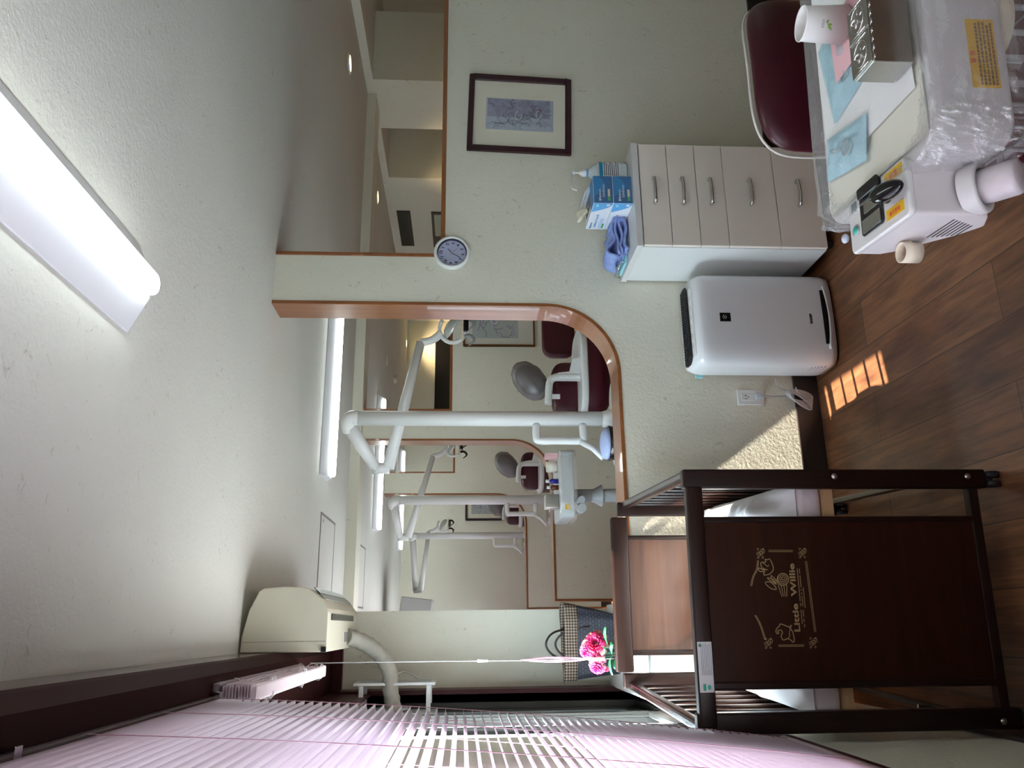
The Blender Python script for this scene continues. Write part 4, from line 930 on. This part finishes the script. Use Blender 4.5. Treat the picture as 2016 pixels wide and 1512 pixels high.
def service(k):
    dy = 2.63*k; t = thing('dental_service_unit', ['white cuspidor cabinet under the nearest dental lamp pole', 'white cuspidor cabinet under the lamp pole of the third bay', 'white cuspidor cabinet under the lamp pole of the farthest bay'][k], 'dental unit', (.95, 3.8+dy, 0), 'cuspidor cabinets')
    G().rbox(.78, 1.16, 3.58+dy, 3.86+dy, 0, .79, .08, .01).build('cabinet_body', WHITE, t)
    G().rbox(.74, 1.19, 3.55+dy, 3.88+dy, .79, .815, .1, .01).build('counter', WHITE, t)
    if k == 0:
        G().lathe([(.0001, .816), (.075, .816), (.085, .87), (.078, .872), (.0001, .84)], (.83, 3.66, 0), 24).build('bowl', BLACK, t); G().ell((.83, 3.66, .878), (.078, .078, .03)).build('bowl_cover', mat('pale_blue_cloth', (.40, .48, .72), .9, bump=.5, bscale=80), t)
    else:
        G().lathe([(.0001, .816), (.06, .816), (.085, .89), (.082, .89), (.056, .822), (.0001, .822)], (.86, 3.66+dy, 0), 24).build('bowl', film('bowl_glass', (.6, .58, .5), .25, .6, .1, 0) if k == 1 else MC['bowl_glass'], t)
for k in range(3): service(k)
def chair(k):
    dy = 2.63*k; cx, cy_ = 1.45, 4.62+dy
    t = thing('dental_chair', ['burgundy dental chair with plastic-covered headrest, nearest behind the arch', 'burgundy dental chair with covered headrest in the third bay', 'burgundy dental chair with covered headrest in the farthest bay'][k], 'dental chair', (cx, cy_, 0), 'dental chairs')
    def seat(u, v):
        a = 2*PI*u; z = .66+.165*v; f = .55+.45*math.sin(PI/2*min(1, v*1.6)); return (cx+.02+.29*f*math.copysign(abs(math.cos(a))**.6, math.cos(a)), cy_-.02+.20*f*math.copysign(abs(math.sin(a))**.7, math.sin(a)), z)
    g = G().grid(seat, 36, 8); g.build('seat', BURG, t)
    G().rbox(cx-.275, cx+.3, cy_-.23, cy_+.2, .825, .868, .17, .014).build('rim', WHITE, t)
    G().lathe([(.12, 0), (.12, .02), (.06, .05), (.05, .62), (.1, .67)], (cx, cy_, 0), 24).build('pedestal', GREYM, t)
    # back cushion and its side wings
    def cush(x0, x1, z0, z1, yy, th):
        def fn(u, v):
            a = 2*PI*u; b_ = PI*v; return ((x0+x1)/2+(x1-x0)/2*math.copysign(abs(math.cos(a)*math.sin(b_))**.5, math.cos(a)), yy+th*math.copysign(abs(math.sin(a)*math.sin(b_))**.7, math.sin(a)), (z0+z1)/2+(z1-z0)/2*math.copysign(abs(math.cos(b_))**.6, math.cos(b_))+.004*math.sin(a*9))
        return G().grid(fn, 32, 14)
    cush(cx-.245, cx+.11, .83, 1.02, cy_+.02, .06).build('backrest', BURG, t)
    # L-shaped arm
    pts = smooth_path([(cx-.03, cy_-.14, .86), (cx-.03, cy_-.14, .98), (cx-.035, cy_-.14, 1.02), (cx-.07, cy_-.14, 1.05), (cx-.2, cy_-.14, 1.06)], 5)
    g = G()
    for a, b in zip(pts, pts[1:]): g.tube([a, b], .022, 10)
    g.tube(pts, .022, 12); g.prism([(cx-.052, .865), (cx+.09, .865), (cx+.08, .91), (cx+.0, .93), (cx-.008, 1.0), (cx-.052, 1.02)], 'y', cy_-.155, cy_-.125); g.build('armrest', WHITE, t, bevel=.003)
    G().box(cx-.165, cx-.14, cy_-.15, cy_-.13, .99, 1.045).build('arm_peg', WHITE, t)
    # headrest
    for s_ in (0, .018): G().cyl((cx-.03+s_, cy_+.03, 1.0), (cx-.02+s_, cy_+.02, 1.08), .0045, n=8).build('headrest_rod', CHROME, t)
    Rh = rot('Y', -.65)
    G().ell((cx-.01, cy_, 1.15), (.11, .055, .078), Rh).build('headrest', mat('headrest_plum', (.06, .035, .045), .6), t)
    G().tube([(cx+.06, cy_+.05, 1.09), (cx+.085, cy_+.04, 1.105)], .008, 8).build('lever', WHITE, t)
    def cov(u, v):
        a = 2*PI*u; b_ = PI*v; q_ = Vector((math.cos(a)*math.sin(b_), math.sin(a)*math.sin(b_), math.cos(b_))); r_ = 1+.05*noise.noise(q_*3+Vector((k*5, 1, 2)))+.035*noise.noise(q_*9)+.02*noise.noise(q_*22); return Vector((cx-.012, cy_, 1.155)) + Rh @ Vector((.138*r_*math.cos(a)*math.sin(b_), .066*r_*math.sin(a)*math.sin(b_), .094*r_*math.cos(b_)))
    G().grid(cov, 60, 20).build('headrest_cover', BAGF, t)
    return t
for k in range(3): chair(k)
# stool behind the first chair
t = thing('dental_stool', 'burgundy backrest of a stool half hidden by the curved arch trim', 'stool', (1.85, 4.95, 0))
g = G().rbox(1.70, 2.08, .82, 1.04, -.03, .03, .07, .02); g.xf(Matrix(((1, 0, 0, 0), (0, 0, -1, 4.95), (0, 1, 0, 0), (0, 0, 0, 1)))); g.build('backrest', BURG, t)
G().box(1.87, 1.91, 4.99, 5.01, .45, .9).build('back_post', CHROME, t); G().rbox(1.7, 2.08, 4.6, 4.98, .44, .52, .15, .03).build('seat', BURG, t); G().lathe([(.22, 0), (.22, .03), (.03, .08), (.03, .45)], (1.89, 4.8, 0), 20).build('base', GREYM, t)
# instrument table in second bay
t = thing('instrument_table', 'plastic-wrapped instrument table on a grey arm left of the nearest dental chair', 'table', (.72, 4.45, 0))
G().rbox(.56, .93, 4.25, 4.6, .955, 1.03, .03, .01).build('tray', mat('pale_grey_tray', (.55, .58, .58), .4), t)
G().cyl((.70, 4.42, .80), (.70, 4.42, .955), .037, .037, 24).build('column', GREYM, t); G().lathe([(.062, .78), (.040, .82), (.037, .84)], (.70, 4.42, 0), 24, ).build('flare', GREYM, t); G().lathe([(.2, 0), (.2, .04), (.05, .09), (.037, .80)], (.70, 4.42, 0), 24).build('stand', GREYM, t)
for (x_, r_) in ((.60, .03), (.645, .024)): G().cyl((x_, 4.2, .925), (x_, 4.3, .925), r_*.8, n=16).build('knob', GREYM, t)
G().box(.60, .63, 4.246, 4.25, .98, 1.01).build('yellow_tag', YEL, t)
def cvt(u, v):
    a = 2*PI*u; n1 = .007*noise.noise(Vector((math.cos(a)*9, math.sin(a)*9, v*8))); X = (.193+n1)*math.copysign(abs(math.cos(a))**.35, math.cos(a)); Y = (.183+n1)*math.copysign(abs(math.sin(a))**.35, math.sin(a)); return (.745+X, 4.425+Y, .94+.10*v+n1)
G().grid(cvt, 60, 8).build('plastic_wrap', FILM, t)
for k, (x_, M_, h_) in enumerate(((.735, mat('amber_glass', (.12, .03, .01), .2), .05), (.77, mat('cobalt_glass', (.01, .01, .22), .2), .055), (.665, STEEL, .075))):
    if k < 2:
        b = thing('medicine_bottle', ['tiny amber bottle with white cap on the wrapped instrument table', 'tiny cobalt blue bottle on the wrapped instrument table'][k], 'bottle', (x_, 4.35, 1.031)); G().lathe([(.0001, 0), (.014, 0), (.014, h_*.7), (.006, h_*.85), (.006, h_)], (x_, 4.35, 1.031), 16).build('glass', M_, b); G().cyl((x_, 4.35, 1.031+h_*.9), (x_, 4.35, 1.035+h_+.01), .009, n=14).build('cap', WHITE, b)
    else: tag(G().rbox(x_-.045, x_+.03, 4.33, 4.42, 1.031, 1.031+h_, .004, .002).build('steel_canister', STEEL), 'small square steel canister on the wrapped instrument table', 'canister')
tag(G().cyl((.86, 4.4, 1.031), (.86, 4.4, 1.09), .032, .03, 20).build('paper_roll', mat('paper_cream', (.68, .65, .55), .8)), 'short cream paper roll on the instrument table beside the lamp bracket', 'roll')
tag(G().box(.90, .925, 4.33, 4.40, 1.031, 1.10).build('pink_card', PAPERP), 'small pink card standing at the end of the instrument table', 'card')
# clutter behind second arch
t = thing('monitor', 'small monitor with white screen beyond the second arch', 'monitor', (1.95, 7.3, 0)); G().box(1.72, 1.98, 7.3, 7.32, 1.10, 1.27).build('screen', mat('pale_screen', (.75, .62, .68), .5), t, bevel=.003); G().cyl((1.85, 7.31, 0), (1.85, 7.31, 1.1), .02).build('stand', BLACK, t)

# ---------------------------------------------------------------- chair behind the bracket table
t = thing('upholstered_chair', 'burgundy vinyl chair with white piping behind the bracket table', 'chair', (1.5, 1.75, 0))
def shell(u, v):   # backrest
    a = 2*PI*u; b_ = PI*v
    X = .26*math.copysign(abs(math.cos(a)*math.sin(b_))**.55, math.cos(a)); Z = .165*math.copysign(abs(math.cos(b_))**.62, math.cos(b_)); Y = .035*math.copysign(abs(math.sin(a)*math.sin(b_))**.8, math.sin(a))
    return (1.545+X, 1.86+Y+.25*(X)**2*3, .575+Z)
G().grid(shell, 48, 24).build('backrest', BURG, t)
g = G(); P = []
for i in range(60):
    a = 2*PI*i/60; X = .264*math.copysign(abs(math.cos(a))**.55, math.cos(a)); Z = .169*math.copysign(abs(math.sin(a))**.62, math.sin(a)); P.append((1.545+X, 1.882+.75*X*X, .575+Z))
G().tube(P, .004, 8, closed=True).build('piping', mat('cream_piping', (.72, .68, .62), .5), t)
G().rbox(.935, 1.72, 1.22, 1.78, .335, .42, .16, .035, 8).build('seat', BURG, t); G().rbox(.925, 1.73, 1.21, 1.79, .335, .352, .165, .008, 8).build('seat_edge', mat('cream_piping', 0), t)
for (a, b) in ((1.05, 1.32), (1.62, 1.32), (1.05, 1.7), (1.62, 1.7)): G().cyl((a, b, 0), (a, b, .34), .014).build('leg', CHROME, t)
G().box(1.5, 1.56, 1.8, 1.83, .38, .5).build('back_bracket', CHROME, t)

# ---------------------------------------------------------------- bracket table (near right)
tx0, tx1, ty0, ty1, tz0, tz1 = .727, 1.42, 1.012, 1.385, .70, .832
PIV = Vector((.72, 1.18, 0)); TURN = math.radians(-6); TT = []
t = thing('bracket_table', 'white dental bracket table wrapped in clear plastic at the right foreground', 'table', (1.05, 1.18, 0))
BT = t
G().rbox(tx0, tx1, ty0, ty1, tz0, tz1, .045, .014, 8).build('tray_body', mat('tray_white', (.64, .62, .62), .35), t)
yl = G().box(.815, .935, ty0-.0012, ty0, .722, .768).build('warning_label', YEL, t, bevel=.0004)
g = G(); rn = random.Random(4)
for k in range(5):
    x_ = .82
    while x_ < .925: w_ = rn.uniform(.003, .009); g.box(x_, x_+w_, ty0-.0017, ty0-.0012, .726+k*.0062, .7295+k*.0062); x_ += w_+.0015
g.build('label_print', mat('brown_print', (.16, .09, .01), .6), yl); text('警 告', .010, RED, yl, (.868, ty0-.0016, .762), (1, 0, 0), (0, 0, 1))
G().tube([(1.2, 1.15, .685), (1.95, 1.0, .66)], .028, 16).build('support_arm', GREYM, t); G().cyl((2.0, .99, .03), (2.0, .99, .70), .04).build('post', GREYM, t); G().lathe([(.2, 0), (.2, .025), (.04, .05)], (2.0, .99, 0), 24).build('foot', GREYM, t)
G().lathe([(.04, 0), (.05, .008), (.05, .05), (.04, .06)], (1.0, 1.10, .642), 28, sx=1.5, sy=1.0).build('cup_well', mat('cream_well', (.62, .56, .42), .4), t)
g = G(); B0, B1, C0, C1 = .80, 1.08, 1.08, 1.30
for z_ in (.52, .60): g.tube([(B0, C0, z_), (B1, C0, z_), (B1, C1, z_), (B0, C1, z_)], .007, 8, closed=True)
for k in range(6): x_ = B0+.02+k*.048; g.tube([(x_, C0, .66), (x_, C0, .45), (x_, C1, .45), (x_, C1, .66)], .0055, 8)
g.build('wire_rack', mat('rack_grey', (.30, .29, .30), .45), t)
# absorbent sheet and paper
def tsheet(x0_, x1_, y0_, y1_, amp, z_, seed, ang=0):
    def fn(u, v):
        x_ = x0_+(x1_-x0_)*u; y_ = y0_+(y1_-y0_)*v; c = Vector(((x0_+x1_)/2, (y0_+y1_)/2, 0)); p = rot('Z', ang) @ (Vector((x_, y_, 0))-c)+c
        return (p.x, p.y, z_+amp*(noise.noise(Vector((x_*14, y_*14, seed)))+.5*noise.noise(Vector((x_*37, y_*37, seed)))))
    return fn
o = G().grid(tsheet(tx0+.02, tx1-.02, ty0+.02, ty1-.02, .0012, tz1+.003, 1), 30, 18).build('beige_liner', mat('beige_paper', (.66, .65, .56), .85)); tag(o, 'beige paper liner spread over the bracket table top', 'liner')
o = G().grid(tsheet(.83, 1.36, 1.055, 1.36, .0014, tz1+.0075, 5, .03), 30, 20).build('white_napkin', mat('napkin_white', (.74, .75, .74), .9, bump=.25, bscale=90)); tag(o, 'white napkin on the bracket table under the steel box', 'napkin')
def wrap(u, v):
    a = 2*PI*u; q = .22; n1 = noise.noise(Vector((math.cos(a)*6, math.sin(a)*6, v*5))); n2 = noise.noise(Vector((math.cos(a)*19, math.sin(a)*19, v*9)))
    n3 = noise.noise(Vector((math.cos(a)*60, math.sin(a)*60, v*22))); lip = .014+.006*n1+.004*n2+.003*n3 + (.018*max(0, .4-v)*n1)
    X = ((tx1-tx0)/2+lip)*math.copysign(abs(math.cos(a))**q, math.cos(a)); Y = ((ty1-ty0)/2+lip)*math.copysign(abs(math.sin(a))**q, math.sin(a))
    z_ = tz0-.02+.018*n1+(tz1+.014-tz0+.02-.01*n1)*v
    return ((tx0+tx1)/2+X, (ty0+ty1)/2+Y, z_)
def wrap2(u, v):
    a = 2*PI*u; q = .22; n1 = noise.noise(Vector((math.cos(a)*6, math.sin(a)*6, 5))); n2 = noise.noise(Vector((math.cos(a)*15, math.sin(a)*15, 5-v*6)))
    s_ = 1-.09*v; n2 += .6*noise.noise(Vector((math.cos(a)*50, math.sin(a)*50, v*9))); lip = .014+.006*n1
    X = ((tx1-tx0)/2+lip-.04*v)*math.copysign(abs(math.cos(a))**q, math.cos(a)); Y = ((ty1-ty0)/2+lip-.04*v)*math.copysign(abs(math.sin(a))**q, math.sin(a))
    return ((tx0+tx1)/2+X, (ty0+ty1)/2+Y, tz1+.014+.006*n2*v-.008*v)
g = G().grid(wrap, 420, 26).grid(wrap2, 420, 10)
def flap(u, v): a_ = u; return (tx0+.02+.10*u, ty0-.012-.03*v*abs(math.sin(3*u)), tz0-.01-.05*v*(.4+.6*math.sin(5*u+.6)**2)+.006*noise.noise(Vector((u*9, v*9, 1))))
g.grid(flap, 14, 8)
def flap2(u, v): return (tx0-.012-.02*v, ty0+.02+.10*u, tz0-.0-.05*v*(.3+.7*math.sin(4*u+.2)**2))
g.grid(flap2, 12, 6)
g.build('plastic_wrap', FILM, BT)
# film glints come from creases: small sausage folds
# steel box
sx0_, sx1_, sy0, sy1, sz0, sz1 = .872, .998, 1.036, 1.096, tz1+.012, tz1+.078
t = thing('steel_instrument_box', 'brushed steel two-lid instrument box on the foreground table', 'box', ((sx0_+sx1_)/2, (sy0+sy1)/2, sz0))
G().box(sx0_, sx1_, sy0, sy1, sz0, sz1).build('case', STEEL, t, bevel=.0015)
for k in range(2):
    a, b = (sx0_+k*(sx1_-sx0_)/2+.0008, sx0_+(k+1)*(sx1_-sx0_)/2-.0008)
    l_ = G().box(a, b, sy0-.001, sy1+.001, sz1, sz1+.004).build('lid', STEEL, t, bevel=.001)
    g = G(); xm, ym = (a+b)/2, (sy0+sy1)/2
    g.tube([(xm+.022*math.cos(q), ym+.02*math.sin(q), sz1+.0042) for q in [2*PI*i/32 for i in range(32)]], .0008, 6, closed=True)
    for xx in (a+.0045, b-.0045): g.tube([(xx, sy0+.008, sz1+.0042), (xx, sy1-.008, sz1+.0042)], .0011, 8)
    g.tube([(xm-.003, ym+.012, sz1+.004), (xm-.001, ym+.012, sz1+.008), (xm+.001, ym+.004, sz1+.008), (xm+.003, ym+.002, sz1+.004)], .0014, 8)
    for q in range(5): g.ell((xm+.011*math.cos(q*1.26), ym+.011*math.sin(q*1.26)-.002, sz1+.004), (.004, .0015, .0012), rot('Z', q*1.26))
    g.build('lid_emboss', CHROME, l_)
g = G()
for k in range(8): g.cyl((sx0_+.005+k*.0155, sy0-.001, sz1-.002), (sx0_+.014+k*.0155, sy0-.001, sz1-.002), .0016, n=8)
g.build('hinge', CHROME, t)
# pink slip, pouches
o = G().grid(tsheet(.975, 1.10, 1.13, 1.262, .0006, tz1+.0265, 3, .08), 8, 8).build('pink_slip', PAPERP); tag(o, 'plain pink paper slip between the steel box and the paper cup', 'paper')
def pouch(label, x0_, x1_, y0_, y1_, ang, seed, tool):
    c = Vector(((x0_+x1_)/2, (y0_+y1_)/2, tz1+.010)); t = thing('sterile_pouch', label, 'pouch', c, 'blue sterile pouches')
    def fn(u, v):
        p = rot('Z', ang) @ Vector(((u-.5)*(x1_-x0_), (v-.5)*(y1_-y0_), 0)); e = min(1, 5*min(u, 1-u))*min(1, 5*min(v, 1-v)); n1 = noise.noise(Vector((u*5, v*5, seed)))
        return (c.x+p.x, c.y+p.y, c.z+.004+e*(.010+.008*n1)+.002*noise.noise(Vector((u*17, v*17, seed))))
    G().grid(fn, 26, 26).build('film', POUCH, t, fix=True)
    def fn2(u, v): p = fn(u, v); return (p[0], p[1], tz1+.0115)
    G().grid(fn2, 4, 4).build('paper_back', mat('pouch_blue', (.48, .70, .78), .7, var=.12, vscale=30), t)
    if tool == 'mirror':
        G().lathe([(.013, 0), (.016, .002), (.016, .006), (.013, .007), (.011, .003), (.0001, .003)], (c.x-.002, c.y-.012, tz1+.0135), 24).build('instrument_cup', GREYM, t); G().tube([(c.x+.004, c.y+.004, tz1+.017), (c.x+.012, c.y+.03, tz1+.017), (c.x+.02, c.y+.045, tz1+.016)], .0045, 8).build('instrument_handle', GREYM, t)
    else:
        g = G()
        for k in range(4): g.tube([(c.x+.02, c.y-.035+k*.007, tz1+.016), (c.x-.045, c.y-.028+k*.007, tz1+.016)], .003, 8)
        g.build('instrument_handle', mat('dark_steel', (.12, .12, .14), .3, .8), t)
pouch('blue sterile pouch holding a small round cup, lying by the table edge', .80, .885, 1.195, 1.345, -.18, 2, 'mirror')
pouch('blue sterile pouch with dark instruments, half under the pink slip', .925, 1.11, 1.195, 1.325, .22, 8, 'tools')
# paper cup (tilted a little)
Rc = rot('Y', 0.03) @ rot('X', -.05); cc = (1.058, 1.165, tz1+.0145)
cc = (1.058, 1.205, tz1+.029)
t = thing('paper_cup', 'plain white paper cup with a green leaf print, foreground right', 'cup', cc)
G().lathe([(.0001, .003), (.034, .003), (.0345, 0), (.0305, .076), (.0318, .078), (.0312, .0805), (.0295, .078), (.0330, .005), (.0001, .0045)], cc, 36, Rc).build('cup_wall', CUP, t)
ang = math.radians(236); rad = lambda z_: .0347-.004*z_/.076
def oncup(u, v, d_): a = ang+u/.03; r_ = rad(v)+.0004; return Vector(cc)+Rc @ Vector((r_*math.cos(a), r_*math.sin(a), v))
def lf(cu, cv, du, dv, w_, nm):
    pts = []; L_ = math.hypot(du, dv)
    g = G(); a = []; b = []
    for i in range(9):
        f = i/8; ww = w_*math.sin(PI*f); a.append((cu+du*f-dv/L_*ww, cv+dv*f+du/L_*ww)); b.append((cu+du*f+dv/L_*ww, cv+dv*f-du/L_*ww))
    g.add([oncup(*p, 0) for p in a]+[oncup(*p, 0) for p in b], [(i, i+1, 10+i, 9+i) for i in range(8)]); g.build(nm, mat('leaf_print', (.16, .26, .04), .6), t)
lf(0, .042, -.010, -.010, .0022, 'leaf_print'); lf(0, .042, -.001, -.009, .0016, 'leaf_print'); lf(.0, .043, .007, -.002, .0018, 'leaf_print')
g = G()
for k in range(6): g.add([oncup(-.006+k*.0022, .047+.001*(k % 2), 0), oncup(-.006+k*.0022+.0012, .047, 0), oncup(-.006+k*.0022+.0012, .0525, 0), oncup(-.006+k*.0022, .052, 0)], [(0, 1, 2, 3)])
g.build('small_print', mat('grey_print', 0), t)

# ---------------------------------------------------------------- warming unit clamped to the table
ax0, ax1, ay0, ay1, az1 = .640, .738, 1.095, 1.285, .842
t = thing('warming_unit', 'cream dental appliance box clamped to the table with black lever on top', 'dental appliance', (.68, 1.19, .68))
body = G().prism([(ay0, az1-.002), (ay0, .725), (ay0+.012, .700), (ay0+.05, .682), (ay0+.085, .70), (ay1-.01, .775), (ay1, .79), (ay1, az1-.002)], 'x', ax0, ax1)
body.build('housing', mat('appliance_white', (.66, .62, .62), .35), t, bevel=.006, seg=3)
G().rbox(ax0-.002, ax1+.002, ay0-.004, ay1+.002, az1-.012, az1, .012, .004).build('lid_plate', mat('appliance_lid', (.66, .65, .64), .3), t)
pt = G().rbox(.655, .742, 1.166, 1.240, az1, az1+.003, .008, .001).build('black_recess', BLACK, t)
G().box(.660, .684, 1.172, 1.234, az1+.003, az1+.0045).build('chrome_insert', STEEL, pt); G().box(.694, .714, 1.172, 1.225, az1+.003, az1+.004).build('chrome_insert', STEEL, pt)
G().rbox(.722, .744, 1.166, 1.235, az1+.003, az1+.010, .005, .003).build('black_block', BLACK, t)
g = G().ell((0, 0, 0), (.0165, .034, .013)); g.v = [rot('X', .35) @ p + Vector((.688, 1.118, az1+.022)) for p in g.v]; g.cyl((.69, 1.15, az1+.002), (.69, 1.142, az1+.026), .009, n=14); g.build('lever', GLOSSB, t)
for (a, b, nm) in ((.6525, 1.106, '高温注意'), (.7155, 1.101, '警告')):
    s_ = G().box(a, a+.0185, b, b+.054, az1, az1+.0008).build('warning_sticker', YEL, t)
    text(nm, .0085 if len(nm) > 2 else .0125, RED, s_, (a+.009, b+.027, az1+.001), (0, 1, 0), (-1, 0, 0), depth=.0002, bold=.0002)
G().lathe([(.010, 0), (.013, .001), (.013, .002), (.0001, .0025)], (.678, 1.262, az1), 20, sx=.8).build('button_ring', GREYM, t); G().ell((.678, 1.262, az1+.002), (.007, .009, .0025)).build('green_button', mat('green_button', (.02, .42, .32), .3), t)
G().box(.714, .732, 1.254, 1.272, az1, az1+.0015).build('logo_plate', mat('logo_grey', (.16, .19, .2), .4), t)
g = G()
for k in range(7): g.box(ax0-.0006, ax0+.002, ay0+.02+.004*k, ay0+.10-.002*k, .752-k*.0075, .7545-k*.0075)
g.build('printed_lines', INK, t)
RD = rot('X', PI/2+.62)
cpt = Vector((.684, ay0-.004, .722))
G().lathe([(.041, -.02), (.043, .004), (.041, .008), (.034, .008), (.032, 0), (.030, -.01), (.0001, -.01)], cpt, 36, RD).build('socket_ring', mat('appliance_lid', 0), t)
o = G().lathe([(.0001, -.004), (.027, -.004), (.029, .02), (.029, .052), (.028, .058), (.024, .061), (.0001, .0615)], cpt, 32, RD).build('wrapped_cylinder', mat('wrapped_white', (.62, .57, .59), .4, bump=.3, bscale=40, var=.1, vscale=25), t)
G().tube([(.634, ay0+.12, .775), (.644, ay0+.12, .775)], .006, 8).build('holder_stub', IVORY2, t)
G().lathe([(.0165, -.016), (.0185, -.016), (.0185, .016), (.0165, .016), (.0165, -.016)], (.619, ay0+.12, .775), 28).build('cup_holder_ring', IVORY2, t)
G().lathe([(.0001, 0), (.008, .001), (.010, .006), (.007, .010), (.0001, .011)], (.708, ty1-.008, .80), 16).build('side_knob', mat('pale_blue_knob', (.55, .62, .74), .15), t)
G().box(.7, .742, 1.1, 1.2, .70, .78).build('clamp', GREYM, t)

# turn the bracket table and everything on it a little
RZ = Matrix.Rotation(TURN, 4, 'Z')
for o in list(COL.objects):
    if o.parent is None and o.get('label') and any(k in o['label'] for k in ('bracket table', 'foreground table', 'foreground right', 'table edge', 'pink slip', 'pink paper', 'dental appliance box')) and o.name[:6] != 'uphols':
        p = o.location.copy(); o.rotation_euler = (0, 0, TURN); q = RZ.to_3x3() @ (p-PIV)+PIV; o.location = (q.x, q.y, p.z)

# lowered blinds in the windows of the far bays
for (a, b), lab in zip(WINDOWS[2:], ('lowered pink blind in the window of the third bay', 'lowered pink blind in the second last window', 'lowered pink blind in the last window')):
    t = thing('venetian_blind', lab, 'blind', (-.27, (a+b)/2, .75), 'lowered blinds of the far bays'); g = G()
    for i in range(64):
        z = 2.0-.02*i; g.add([(-.275, a-.03, z-.009), (-.275, b+.03, z-.009), (-.262, b+.03, z+.009), (-.262, a-.03, z+.009)], [(0, 1, 2, 3)])
    g.build('slats', PINKP, t, fix=True); G().box(-.285, -.255, a-.03, b+.03, 2.01, 2.04).build('headrail', mat('pink_headrail', (.36, .28, .32), .5), t)
